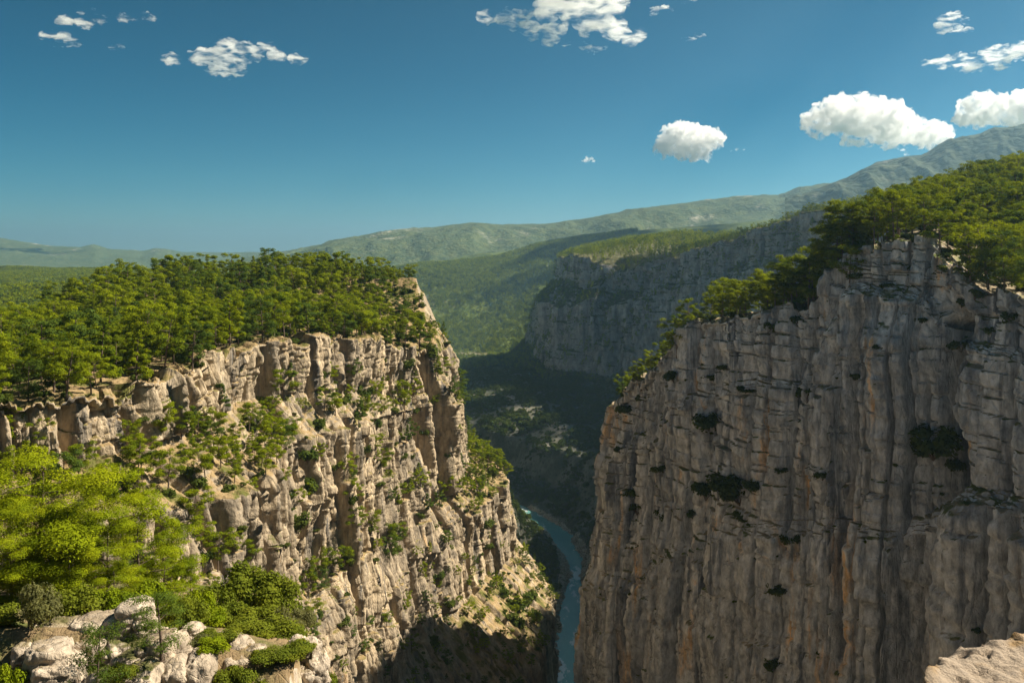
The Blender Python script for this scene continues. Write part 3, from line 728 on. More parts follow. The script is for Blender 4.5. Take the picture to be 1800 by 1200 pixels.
def scatter(P, n, dens, rng):
    """random points on a grid surface, area weighted and thinned by dens(points, normals, u, v)"""
    A = P[:-1, :-1]; B = P[1:, :-1]; Cc = P[:-1, 1:]
    cr = np.cross(B - A, Cc - A); ar = np.linalg.norm(cr, axis=-1); nr = cr / np.maximum(ar, 1e-9)[..., None]
    nr = np.where(nr[..., 2:3] < 0, -nr, nr)
    # weight by plan area
    w = (ar * np.clip(nr[..., 2], .05, 1)).ravel(); w = w / w.sum()
    idx = rng.choice(len(w), n, p=w); u, v = np.unravel_index(idx, ar.shape)
    a = rng.random(n); b_ = rng.random(n)
    p = A[u, v] * ((1 - a) * (1 - b_))[:, None] + B[u, v] * (a * (1 - b_))[:, None] + Cc[u, v] * ((1 - a) * b_)[:, None] + P[u + 1, v + 1] * (a * b_)[:, None]
    k = rng.random(n) < dens(p, nr[u, v], u, v)
    return p[k], nr[u, v][k]

def thin(p, spacing, extra=None):
    cell = {}; keep = []
    for i, q in enumerate(p):
        s = spacing if np.isscalar(spacing) else spacing[i]
        c = (int(q[0] // s), int(q[1] // s), int(q[2] // (s * 2))); bad = False
        for dx in (-1, 0, 1):
            for dy in (-1, 0, 1):
                for dzz in (-1, 0, 1):
                    for j in cell.get((c[0] + dx, c[1] + dy, c[2] + dzz), ()):
                        if (p[j][0] - q[0]) ** 2 + (p[j][1] - q[1]) ** 2 + .3 * (p[j][2] - q[2]) ** 2 < s * s: bad = True; break
                    if bad: break
                if bad: break
            if bad: break
        if not bad: cell.setdefault(c, []).append(i); keep.append(i)
    return keep

# ---- candidates for the pines
rng = np.random.default_rng(5)
def row_of(tv, a): return int(np.searchsorted(tv, a))
m_top = mesa_P[:, row_of(mesa_tv, 1.0) - 4:row_of(mesa_tv, 4.0)]
c_top = cliff_P[:, row_of(cliff_tv, .25):row_of(cliff_tv, 4.0)]
p1, n1_ = scatter(m_top, 16000, lambda p, n, u, v: (n[:, 2] > .72) * (.25 + .75 * sstep(-.45, -.1, fbm(p[:, 0] / 16, p[:, 1] / 16, 3, 700))), rng)
p1 = p1[thin(p1, 5.5)]
p2, n2_ = scatter(c_top, 30000, lambda p, n, u, v: (n[:, 2] > .66) * (.25 + .75 * sstep(-.4, 0, fbm(p[:, 0] / 18, p[:, 1] / 18, 3, 710))), rng)
p2 = p2[thin(p2, 5.6)]
m_wall = mesa_P[:, row_of(mesa_tv, 4.6):]
p3, n3_ = scatter(m_wall, 15000, lambda p, n, u, v: (n[:, 2] > .43) * (p[:, 1] > 150) * (.15 + .85 * sstep(-.15, .2, fbm(p[:, 0] / 14, p[:, 1] / 14 + p[:, 2] / 10, 3, 720))), rng)
p3 = p3[thin(p3, 3.4)]
cand = []
for src, pts in (('mesa', p1), ('hill', p2), ('ledge', p3)):
    for q in pts:
        if not inframe(q, 90): continue
        hgt = {'mesa': 6.5 + 8.5 * rng.random() ** 1.3, 'hill': 6.5 + 8.5 * rng.random() ** 1.2, 'ledge': rng.uniform(3.5, 9)}[src]
        if src == 'mesa':
            if rng.random() < .22: hgt *= .6
            if q[0] > -62 and q[1] > 360: hgt *= .62
        if src == 'hill' and q[0] < 92: hgt *= .78
        if src == 'ledge' and q[2] < -105: hgt *= .6
        dist = np.linalg.norm(q)
        if not (seen((q[0], q[1], q[2] + hgt * .9)) or seen((q[0], q[1], q[2] + hgt * .5))): continue
        cand.append((hgt / dist, src, q, hgt))
cand.sort(key=lambda t: -t[0])
pine_label = {'mesa': ('pine tree in the dense wood on top of the sunlit mesa', 'pines of the mesa wood'),
              'hill': ('pine tree on the wooded slope above the rim of the grey shaded cliff', 'pines above the grey cliff'),
              'ledge': ('small pine rooted on a ledge partway down the sunlit tan cliff', 'pines on the ledges of the tan cliff')}
N_PINES = 240
r_rim = row_of(mesa_tv, 4.0); c_rim = row_of(cliff_tv, 4.0)
rest = []
for i, (a, src, q, hgt) in enumerate(cand):
    if i >= N_PINES - 8: rest.append((src, q, hgt)); continue
    k = int(rng.choice(10, p=[.15, .13, .12, .13, .13, .08, .06, .08, .05, .07]))
    if hgt < 6.2 and rng.random() < .4: k = 6
    lab, grp = pine_label[src]
    if src == 'mesa':
        rd = np.min(np.hypot(mesa_P[::6, r_rim, 0] - q[0], mesa_P[::6, r_rim, 1] - q[1]))
        if rd < 16: lab, grp = 'pine in the front row along the rocky rim of the sunlit mesa', 'pines along the mesa rim'
        elif q[1] > 395: lab, grp = 'pine on the skyline crest at the back of the wooded mesa', 'pines on the mesa crest'
        else: lab = 'pine in the middle of the mesa wood, behind the row at the rim'
    elif src == 'hill':
        rd = np.min(np.hypot(cliff_P[::6, c_rim, 0] - q[0], cliff_P[::6, c_rim, 1] - q[1]))
        if rd < 24: lab, grp = 'pine close to the brink of the grey cliff below the wooded slope', 'pines near the grey cliff brink'
        else: lab = 'pine higher on the wooded slope, well back from the grey cliff brink'
    s = hgt / 10
    plant('pine_tree', PINES[k], ('trunk', 'crown'), (q[0], q[1], q[2] - .15), (s * rng.uniform(.9, 1.15), s * rng.uniform(.9, 1.15), s), rng.uniform(0, 6.28), label=lab, category='tree', group=grp)
print('pine candidates', len(cand), 'as stuff', len(rest))

# ---- masses that nobody could count: instanced leaf clumps on points
def proto_collection(name, meshes):
    c = bpy.data.collections.new(name)
    for i, me in enumerate(meshes):
        o = bpy.data.objects.new('%s_form' % name, me); c.objects.link(o)
    return c
def merged(parts, name):
    """trunk and crown in one mesh, for the far masses"""
    vs = []; fs = []; mi = []; o = 0; me = bpy.data.meshes.new(name); mats = []
    for k, p in enumerate(parts):
        v = np.empty(len(p.vertices) * 3, np.float32); p.vertices.foreach_get('co', v); v = v.reshape(-1, 3)
        f = np.empty(len(p.loops), np.int32); p.loops.foreach_get('vertex_index', f); f = f.reshape(-1, 4)
        vs.append(v); fs.append(f + o); o += len(v); mi += [k] * len(f); mats.append(p.materials[0])
    m2 = np_mesh(name, np.concatenate(vs), np.concatenate(fs), None, False)
    for mm in mats: m2.materials.append(mm)
    m2.polygons.foreach_set('material_index', np.array(mi, np.int32)); m2.update()
    return m2
def mass(name, pts, scl, coll, nform, rng, **props):
    pts = np.asarray(pts, np.float32); n = len(pts)
    me = bpy.data.meshes.new(name); me.vertices.add(n); me.vertices.foreach_set('co', pts.ravel())
    a = me.attributes.new('sc', 'FLOAT_VECTOR', 'POINT'); a.data.foreach_set('vector', np.asarray(scl, np.float32).ravel())
    a = me.attributes.new('rot', 'FLOAT_VECTOR', 'POINT'); r = np.zeros((n, 3), np.float32); r[:, 2] = rng.random(n) * 6.28; r[:, :2] = rng.normal(size=(n, 2)) * .06; a.data.foreach_set('vector', r.ravel())
    a = me.attributes.new('form', 'INT', 'POINT'); a.data.foreach_set('value', rng.integers(0, nform, n).astype(np.int32))
    o = link(name, me, kind='stuff', **props)
    ng = bpy.data.node_groups.new(name, 'GeometryNodeTree')
    ng.interface.new_socket('Geometry', in_out='INPUT', socket_type='NodeSocketGeometry'); ng.interface.new_socket('Geometry', in_out='OUTPUT', socket_type='NodeSocketGeometry')
    gi = ng.nodes.new('NodeGroupInput'); go = ng.nodes.new('NodeGroupOutput')
    iop = ng.nodes.new('GeometryNodeInstanceOnPoints'); ci = ng.nodes.new('GeometryNodeCollectionInfo')
    ci.inputs['Collection'].default_value = coll; ci.inputs['Separate Children'].default_value = True; ci.inputs['Reset Children'].default_value = True
    iop.inputs['Pick Instance'].default_value = True
    def at(nm, typ):
        x = ng.nodes.new('GeometryNodeInputNamedAttribute'); x.data_type = typ; x.inputs[0].default_value = nm; return x.outputs[0]
    ng.links.new(gi.outputs[0], iop.inputs['Points']); ng.links.new(ci.outputs[0], iop.inputs['Instance'])
    ng.links.new(at('form', 'INT'), iop.inputs['Instance Index'])
    e2r = ng.nodes.new('FunctionNodeEulerToRotation'); ng.links.new(at('rot', 'FLOAT_VECTOR'), e2r.inputs[0]); ng.links.new(e2r.outputs[0], iop.inputs['Rotation'])
    ng.links.new(at('sc', 'FLOAT_VECTOR'), iop.inputs['Scale']); ng.links.new(iop.outputs[0], go.inputs[0])
    md = o.modifiers.new('scatter', 'NODES'); md.node_group = ng
    return o
C_PINE = proto_collection('pine', [merged(p, 'pine') for p in PINES])
C_BUSH = proto_collection('bush', [merged(p, 'bush') for p in BUSHES])
FAR = [merged(make_pine(71 + i, 10, 300, 1.25, ('umbrella', 'flat', 'umbrella', 'cone')[i], .2, .30, ('needles', 'needles_near', 'needles_dark', 'needles_near')[i], .03, 4), 'far_pine') for i in range(4)]
C_FAR = proto_collection('far_pine', FAR)
FARB = [merged(make_bush(81 + i, 1, .9, 220, .36, ('oak', 'scrub', 'oak')[i], 7), 'far_bush') for i in range(3)]
C_FARB = proto_collection('far_bush', FARB)

def jit_scale(s, rng):
    s = np.asarray(s); return np.stack([s * rng.uniform(.85, 1.2, len(s)), s * rng.uniform(.85, 1.2, len(s)), s], -1)
pts = [r[1] for r in rest]; sc = np.array([r[2] for r in rest]) / 10
if len(pts): mass('pine_forest', np.array(pts) - [0, 0, .15], jit_scale(sc, rng), C_PINE, len(PINES), rng, label='remaining pines standing further back in the woods on mesa and slope', category='forest')

# undergrowth between the pines
u1, _ = scatter(m_top, 2600, lambda p, n, u, v: (n[:, 2] > .6) * 1.0, rng)
u2, _ = scatter(c_top, 4200, lambda p, n, u, v: (n[:, 2] > .55) * sstep(620, 420, p[:, 1]), rng)
uu = np.concatenate([u1, u2]); uu = uu[[i for i in range(len(uu)) if inframe(uu[i])]]
mass('undergrowth', uu - [0, 0, .1], jit_scale(rng.uniform(.7, 2.2, len(uu)), rng), C_BUSH, 4, rng, label='low green undergrowth between the pines on both cliff tops', category='undergrowth')

# far plateau wood, gorge scrub, valley forest
f_top = far_P[:, row_of(far_tv, .5):row_of(far_tv, 4.05)]
q1, _ = scatter(f_top, 17000, lambda p, n, u, v: (n[:, 2] > .6) * (.35 + .65 * sstep(-.35, .05, fbm(p[:, 0] / 60, p[:, 1] / 60, 3, 730))), rng)
q1 = q1[thin(q1, 7.5)]
f_wall = far_P[:, row_of(far_tv, 4.3):]
q2, _ = scatter(f_wall, 4500, lambda p, n, u, v: (n[:, 2] > .38) * 1.0, rng)
q2 = q2[thin(q2, 5)]
mass('plateau_forest', np.concatenate([q1, q2]) - [0, 0, .3], jit_scale(rng.uniform(.55, 1.3, len(q1) + len(q2)), rng), C_FAR, 4, rng, label='wood of small pines covering the plateau above the far shaded cliff', category='forest')

def vis_az(p, a=-33, b_=33): return (np.degrees(np.arctan2(p[:, 0], p[:, 1])) > a) & (np.degrees(np.arctan2(p[:, 0], p[:, 1])) < b_)
j1 = int(np.searchsorted(rr, 1750)); v_near = valley_P[:, :j1]
ia, ib = np.searchsorted(az, -6.5), np.searchsorted(az, 8.5)
def d_gorge(p, n, u, v):
    d, _ = river_dist(p[:, 0], p[:, 1])
    return (n[:, 2] > .35) * (d > 17) * (.2 + .8 * sstep(-.3, .1, fbm(p[:, 0] / 30, p[:, 1] / 30, 3, 740)))
q3, _ = scatter(valley_P[ia:ib, :j1], 30000, d_gorge, rng)
mass('gorge_scrub', q3 - [0, 0, .2], jit_scale(rng.uniform(1.5, 3.4, len(q3)) * rng.choice([1, 1, 1, 1.9], len(q3)), rng), C_FARB, 3, rng, label='dark green scrub covering the shaded slopes down to the river', category='scrub')
def d_bank(p, n, u, v):
    d, _ = river_dist(p[:, 0], p[:, 1]); return (d > 5) * (d < 15) * 1.0
bk, _ = scatter(valley_P[ia:ib, int(np.searchsorted(rr, 560)):int(np.searchsorted(rr, 1040))], 150000, d_bank, rng)
def chunk(seed):
    import bmesh
    bm = bmesh.new(); bmesh.ops.create_icosphere(bm, subdivisions=2, radius=1.0); me = bpy.data.meshes.new('chunk'); bm.to_mesh(me); bm.free()
    v = np.empty(len(me.vertices) * 3, np.float32); me.vertices.foreach_get('co', v); v = v.reshape(-1, 3).astype(float)
    v = v * (1 + .35 * fbm3(v + seed, 1.2, 3, seed))[:, None] * [1.2, .9, .65]; me.vertices.foreach_set('co', v.astype(np.float32).ravel()); me.update(); me.materials.append(M['rock_near']); return me
C_CHUNK = proto_collection('chunk', [chunk(i) for i in range(4)])
bk = bk[:6000]
mass('bank_rubble', bk, jit_scale(rng.uniform(.6, 2.0, len(bk)) * rng.choice([1, 1, 1.7], len(bk)), rng), C_CHUNK, 4, rng, label='pale boulders and rubble lining both banks of the river', category='rubble')
def d_val(p, n, u, v):
    field = sstep(105, 85, np.hypot((p[:, 0] + 100), (p[:, 1] - 2570)))
    return (n[:, 2] > .4) * (.45 + .55 * sstep(-.35, .05, fbm(p[:, 0] / 90, p[:, 1] / 90, 3, 750))) * (1 - field)
ic = np.searchsorted(az, -12)
j2 = int(np.searchsorted(rr, 4700)); q4, _ = scatter(valley_P[ic:ib, j1:j2], 52000, d_val, rng)
id_ = np.searchsorted(az, -31); ie = np.searchsorted(az, -22)
j0 = int(np.searchsorted(rr, 600)); j3 = int(np.searchsorted(rr, 3000)); q5, _ = scatter(valley_P[id_:ie, j0:j3], 34000, d_val, rng)
q6, _ = scatter(ridge_P, 60000, lambda p, n, u, v: (n[:, 2] > .4) * ((p[:, 1] - 0) < 3620) * (.3 + .7 * sstep(-.3, .05, fbm(p[:, 0] / 110, p[:, 1] / 110, 3, 752))), rng)
fx6 = 900 + q6[:, 0] / q6[:, 1] * FPX; q6 = q6[(fx6 > 690) & (fx6 < 1120)]
q45 = np.concatenate([q4[(q4[:, 1] < 2700)], q5, q6]); print('valley trees', len(q4), len(q5), len(q6), 'bank', len(bk))
mass('valley_forest', q45 - [0, 0, .3], jit_scale(rng.uniform(.6, 1.35, len(q45)), rng), C_FAR, 4, rng, label='pine forest covering the far valley and the low plateau', category='forest')

# ---------------------------------------------------------------- shrubs of the cliff faces
bush_group = {'tan': ('green shrub rooted in a crack of the sunlit tan cliff', 'shrubs on the tan cliff'),
              'grey': ('dark green shrub clinging to a ledge of the shaded grey cliff', 'shrubs on the grey cliff')}
def shrub(loc, r, which, k=None, label=None, hs=1.0):
    k = int(rng.integers(0, 4)) if k is None else k
    lab, grp = bush_group[which]
    if which == 'tan':
        lab, grp = (('green shrub high on the tan cliff, in its vegetated upper ledges', 'shrubs on the upper tan cliff') if loc[2] > -62 else ('green shrub rooted in a crack of the lower tan cliff', 'shrubs on the lower tan cliff'))
    elif loc[2] > -22: lab, grp = 'dark shrub on the blocky top courses of the grey cliff', 'shrubs on the top of the grey cliff'
    else: lab = 'dark green shrub clinging to the sheer face of the grey cliff'
    pr = dict(label=label or lab, category='shrub')
    if not label: pr['group'] = grp
    plant('shrub', BUSHES[k], ('stem', 'foliage'), loc, (r, r * rng.uniform(.85, 1.1), r * hs * rng.uniform(.85, 1.2)), rng.uniform(0, 6.28), **pr)

grey_spots = [(1240, 862, 26, None), (1300, 868, 30, None), (1418, 690, 26, 'leafy green shrub bulging from the grey cliff below the tallest block'),
    (1246, 738, 28, 'shrub hanging on the grey cliff well below the yellow pines of the nose'), (1370, 824, 12, None), (1272, 642, 14, None), (1305, 905, 18, None), (1385, 945, 18, None), (1360, 1032, 18, None), (1356, 1165, 18, None),
    (1690, 606, 20, None), (1712, 515, 18, None), (1120, 890, 22, None), (1166, 905, 16, None), (1110, 868, 14, None), (1446, 836, 12, None), (1716, 1104, 11, None), (1310, 682, 13, None), (1502, 660, 12, None),
    (1618, 790, 22, None), (1672, 815, 20, None), (1775, 556, 13, None), (1350, 575, 16, None), (1400, 560, 15, None), (1500, 480, 18, None), (1655, 470, 16, None), (1250, 660, 14, None), (1185, 660, 18, None), (1140, 790, 14, None), (1160, 820, 16, None),
    (1325, 850, 20, None), (1215, 900, 14, None), (1545, 610, 10, None), (1600, 470, 12, None), (1620, 560, 12, None), (1560, 500, 12, None), (1460, 470, 14, None), (1690, 530, 16, None), (1740, 580, 12, None), (1130, 700, 16, None), (1100, 720, 16, None), (1090, 790, 12, None)]
for (px, py, r, lab) in grey_spots:
    loc, nm, ob = cast(px, py)
    if loc is None or 'cliff_terrain' != ob.name: continue
    rm = r / FPX * loc.y * 1.15
    shrub(loc - Vector((0, 0, rm * .5)) - nm * .1, rm, 'grey', None, lab, .9)
# the two conspicuous ones
for (px, py, r, lab) in [(1275, 846, 46, 'wide dark shrub mat on a ledge halfway up the grey cliff'), (1640, 782, 48, 'large dark bush filling the deep vertical cleft of the grey cliff')]:
    loc, nm, ob = cast(px, py)
    rm = r / FPX * loc.y
    shrub(loc - Vector((0, 0, rm * .4)), rm, 'grey', 0, lab, 1.1 if px > 1500 else .6)

tan_spots = [(540, 800, 26), (542, 852, 28), (526, 915, 26), (560, 745, 18), (600, 700, 22), (640, 690, 20), (575, 660, 18), (606, 985, 20), (604, 1090, 14), (735, 905, 14), (640, 790, 14), (660, 745, 16), (690, 720, 14), (755, 620, 22), (700, 590, 18),
    (440, 750, 20), (410, 790, 18), (470, 700, 20), (350, 850, 22), (325, 830, 18), (215, 850, 24), (190, 870, 20), (270, 800, 20), (300, 870, 16), (420, 930, 14), (400, 860, 16), (365, 980, 16), (500, 960, 14), (510, 870, 12), (455, 830, 14), (480, 760, 16), (560, 1080, 14),
    (830, 790, 16), (850, 800, 20), (865, 830, 14), (845, 870, 14), (856, 920, 16), (860, 960, 12), (880, 1040, 20), (900, 1060, 24), (925, 1050, 22), (940, 1080, 20), (890, 1085, 24), (870, 1010, 14), (910, 1095, 20), (770, 1010, 12), (790, 1060, 14), (760, 1130, 16), (670, 850, 10), (690, 960, 12), (730, 720, 12), (745, 760, 10), (620, 880, 12), (650, 930, 12), (585, 820, 14), (715, 640, 16), (730, 560, 16), (710, 800, 10)]
for (px, py, r) in tan_spots:
    loc, nm, ob = cast(px, py)
    if loc is None or ob.name != 'mesa_terrain': continue
    rm = r / FPX * loc.y
    shrub(loc - Vector((0, 0, rm * .5)) - nm * .1, rm, 'tan', None, None, 1.0)
# smaller ones in the cracks and on the small ledges
def wall_spots(Pg, tv, a, dens, n, zlo, seed):
    W = Pg[:, row_of(tv, a):]
    r2 = np.random.default_rng(seed)
    q, nn = scatter(W, n, dens, r2)
    k = [i for i in thin(q, 2.2) if inframe(q[i], 0) and q[i][2] > zlo]
    return q[k]
w1 = wall_spots(mesa_P, mesa_tv, 4.3, lambda p, n, u, v: (n[:, 2] > .30) * (.12 + .9 * sstep(-.05, .3, fbm(p[:, 1] / 11, p[:, 2] / 16, 3, 760))), 7000, -230, 61)
w2 = wall_spots(cliff_P, cliff_tv, 4.2, lambda p, n, u, v: (n[:, 2] > .34) * (.05 + .9 * sstep(.05, .4, fbm(p[:, 0] / 9, p[:, 2] / 12, 3, 770))), 2600, -190, 62)
wl = []
for which, arr in (('tan', w1), ('grey', w2)):
    for q in arr:
        if seen(Vector((q[0], q[1], q[2] + .9))):
            r = float(rng.uniform(.45, 1.5) if which == 'tan' else rng.uniform(.35, .95)); wl.append((r / np.linalg.norm(q), which, q, r))
wl.sort(key=lambda t: -t[0]); restb = []
n_sh = 0
for a, which, q, r in wl:
    if n_sh < 160: shrub((q[0], q[1], q[2] - .15), r, which); n_sh += 1
    else: restb.append((q, r))
print('wall shrubs', len(wl))
if restb: mass('cliff_scrub', np.array([q for q, r in restb]) - [0, 0, .1], jit_scale(np.array([r for q, r in restb]), rng), C_BUSH, 4, rng, label='small scattered scrub in the cracks of both cliff faces', category='scrub')

# ---------------------------------------------------------------- pines singled out by the photograph
for (px, py, hpx, k, lab) in [
        (1740, 512, 120, 2, 'tall pine with a bare pale trunk standing on the ledge of the grey cliff'),
        (1655, 448, 78, 0, 'bushy bright pine on the rim beside the highest block of the grey cliff'),
        (1560, 425, 60, 6, 'young yellow-green pine on top of the highest block of the grey cliff'),
        (1345, 545, 130, 3, 'broad yellow-green pine, largest of the clump above the grey cliff nose'),
        (1270, 560, 70, 1, 'pine at the outer end of the clump on the grey cliff nose'),
        (1190, 625, 66, 4, 'wide flat pine overhanging the tip of the grey cliff'),
        (1495, 500, 70, 1, 'crooked small pine hanging over the face just below the highest block')]:
    loc, nm, ob = cast(px, py)
    if loc is None or ob.name != 'cliff_terrain': print('no ground', px, py); continue
    hh = hpx / FPX * loc.y / 10
    plant('pine_tree', PINES[k], ('trunk', 'crown'), loc - Vector((0, -.6, .2)), (hh * 1.1, hh * 1.1, hh), rng.uniform(0, 6), label=lab, category='tree')

nose = hermite(np.arange(6.0), np.array([c for c in cliff_rim[2:8]], float), np.linspace(0, 5, 60))
rn = np.random.default_rng(77)
for i in range(54):
    k = rn.integers(6, 57) if i < 36 else rn.integers(34, 58); t = nose[min(k + 1, 59)] - nose[k - 1]; nn = np.array([-t[1], t[0]]); nn = nn / np.linalg.norm(nn) * rn.uniform(2.0, 13.0)
    if nn[0] < 0: nn = -nn
    x, y = nose[k, 0] + nn[0], nose[k, 1] + nn[1]
    ok, loc, nm, idx, ob, mt = scene.ray_cast(DG, Vector((x, y, 60)), Vector((0, 0, -1)))
    if not ok or ob.name != 'cliff_terrain': continue
    hh = rn.uniform(.6, 1.2) * (.6 if k < 22 else 1.05 if k < 34 else 1.3)
    plant('pine_tree', PINES[int(rn.choice([0, 1, 3, 4, 6, 6, 0, 3]))], ('trunk', 'crown'), loc - Vector((0, 0, .2)), (hh * 1.1, hh * 1.1, hh), rn.uniform(0, 6), label='pine of the yellow-green clump crowding the nose of the grey cliff', category='tree', group='pines on the grey cliff nose')

# ---------------------------------------------------------------- foreground boulders
def make_boulder(seed, sx_, sy_, sz_, beds=True):
    """weathered limestone block: rounded box, bedding grooves, pits and a few joints"""
    r = np.random.default_rng(seed); n = 19
    V = []; F = []; idx = {}
    def vid(p):
        k = tuple(np.round(p, 5))
        if k not in idx: idx[k] = len(V); V.append(p)
        return idx[k]
    g = np.linspace(-1, 1, n)
    for ax in range(3):
        for sgn in (-1, 1):
            ids = np.empty((n, n), int)
            for i, a in enumerate(g):
                for j, b_ in enumerate(g):
                    p = np.zeros(3); p[ax] = sgn; p[(ax + 1) % 3] = a; p[(ax + 2) % 3] = b_; ids[i, j] = vid(p)
            for i in range(n - 1):
                for j in range(n - 1):
                    q = (ids[i, j], ids[i + 1, j], ids[i + 1, j + 1], ids[i, j + 1]); F.append(q if sgn > 0 else q[::-1])
    V = np.array(V); L = np.linalg.norm(V, axis=1, keepdims=True); Sp = V / L
    pw = (np.abs(Sp) ** 3.4).sum(1, keepdims=True) ** (-1 / 3.4); B = Sp * pw
    B = B * (1 + .26 * fbm3(B + seed * 3.1, .9, 3, seed)[:, None])
    W = B * np.array([sx_, sy_, sz_])
    d = .20 * fbm3(W + seed, .8, 5, seed + 1) * min(sx_, sz_)
    if beds:
        zz = W[:, 2] + .12 * fbm3(W, .6, 2, seed + 2) * 2
        per = r.uniform(.45, .8); ph = np.abs((zz / per + .3) % 1 - .5) * 2
        d -= .12 * (1 - sstep(0, .28, ph)) * (.3 + .7 * sstep(-.2, .3, fbm3(W, .5, 2, seed + 3)))
    jx = np.abs((W[:, 0] * .7 + W[:, 1] * .3 + .3 * fbm3(W, .7, 2, seed + 4)) / r.uniform(1.2, 2.0) % 1 - .5) * 2
    d -= .14 * (1 - sstep(0, .12, jx)); d -= .10 * sstep(.05, .35, fbm3(W, 2.6, 3, seed + 6)); d += .05 * (vn3(W[:, 0] * 5, W[:, 1] * 5, W[:, 2] * 5, seed) - .5)
    W = W + Sp * d[:, None]
    return np_mesh('boulder', W, np.array(F), M['rock_near'], False)

def fg(px, py, Y): return Vector(((px - 900) / FPX * Y, Y, (HOR - py) / FPX * Y))
rocks = [  # centre in the frame, width, height, distance, label
    (238, 1077, 62, 36, 47.0, 'flat pale cap rock topping the leaning boulder stack'), (256, 1100, 44, 32, 46.8, 'rounded block just under the flat cap rock'), (258, 1122, 52, 30, 46.6, 'lowest block of the leaning stack under the cap rock'),
    (108, 1112, 76, 40, 47.5, 'long low boulder at the outer end of the pale outcrop'), (164, 1106, 78, 44, 47.2, 'broad flat-topped boulder in the middle of the pale outcrop'), (212, 1108, 62, 46, 46.8, 'cracked boulder between the flat-topped one and the stack'),
    (215, 1145, 66, 52, 46.0, 'big pitted boulder below the cap rock stack'), (112, 1134, 52, 28, 46.5, 'thin slab wedged under the long low boulder'), (85, 1155, 72, 50, 44.0, 'big rounded boulder with dark bedding grooves low in the outcrop'),
    (92, 1186, 66, 40, 43.2, 'dark grooved slab under the big rounded boulder'), (40, 1150, 32, 30, 45.0, 'small round boulder beside the grooved one'), (30, 1117, 62, 30, 48.0, 'pale boulder half hidden by the grey bush'), (134, 1176, 34, 60, 44.3, 'upright narrow block behind the small front pine'),
    (160, 1145, 46, 40, 45.6, 'block above the front pine in the pale outcrop'), (225, 1168, 56, 36, 44.6, 'lumpy boulder beside the big smooth slab'), (286, 1150, 66, 66, 45.5, 'big smooth tilted slab of pale rock'), (250, 1198, 62, 56, 43.5, 'smooth rounded boulder at the lower edge of the outcrop'),
    (305, 1190, 50, 60, 44.2, 'tilted block leaning on the smooth slab'), (322, 1158, 40, 50, 45.8, 'squarish block beside the thin pine'), (350, 1182, 50, 60, 44.6, 'rounded block at the end of the smooth slabs'), (338, 1112, 34, 32, 47.5, 'small pale knob of rock standing among green shrubs'),
    (352, 1130, 26, 30, 47.3, 'small block below the pale knob'), (392, 1127, 36, 22, 47.5, 'narrow pale slab jutting from the shrubs'), (420, 1140, 42, 34, 47.2, 'curved pale rock behind the jutting slab'), (446, 1158, 36, 40, 46.8, 'rounded rock at the low end of the curved ridge'), (418, 1172, 46, 46, 46.2, 'plain rock under the curved ridge'),
    (486, 1172, 30, 40, 47.0, 'pair of small upright rocks between the shrubs'), (524, 1130, 26, 24, 49.0, 'topmost block of the rocky rib beside the drop'), (542, 1148, 34, 42, 48.6, 'tall block of the rocky rib beside the drop'), (556, 1178, 40, 52, 48.0, 'lowest block of the rocky rib beside the drop'), (536, 1192, 34, 40, 47.4, 'front block of the rocky rib beside the drop'), (465, 1200, 36, 34, 45.5, 'small block at the bottom between two shrubs'), (385, 1205, 50, 40, 45, 'low block at the bottom below the curved ridge'), (60, 1195, 40, 40, 43.5, 'low block at the bottom beside the yellow bush'), (190, 1200, 60, 40, 43.2, 'flat block at the bottom under the front pine')]
for i, (px, py, w, h_, Y, lab) in enumerate(rocks):
    hw = w / FPX * Y * .5 * 1.08; hh = h_ / FPX * Y * .5 * 1.12
    o = link('boulder', make_boulder(200 + i, hw, (hw + hh) * .62, hh), label=lab, category='boulder')
    o.location = fg(px, py, Y); o.rotation_euler = (rng.uniform(-.12, .12), rng.uniform(-.14, .14), rng.uniform(-.5, .5))
# the mass of rock the boulders grow out of
def H_out(x, y): return H_spur(x, y)
gx = np.linspace(-31, -8.5, 150); gy = np.linspace(36, 56, 120)
GX, GY = np.meshgrid(gx, gy, indexing='ij')
tops = np.full(GX.shape, -99.0)
for (px, py, w, h_, Y, lab) in rocks:
    c = fg(px, py, Y); hw = w / FPX * Y * .55; hh = h_ / FPX * Y * .5
    dd = np.hypot((GX - c.x) / (hw * 1.1), (GY - c.y) / (hw * 1.3)); tops = np.maximum(tops, c.z - .9 * hh - 3.2 * np.clip(dd - .55, 0, 9) * hw)
zz = np.maximum(tops + .5 * fbm(GX / 1.4, GY / 1.4, 4, 88), H_spur(GX, GY) - .5)
oc = np.stack([GX, GY, zz], -1)
structure('outcrop_terrain', np_mesh('outcrop_terrain', oc, grid_faces(*oc.shape[:2])[:, ::-1], M['rock_near']))

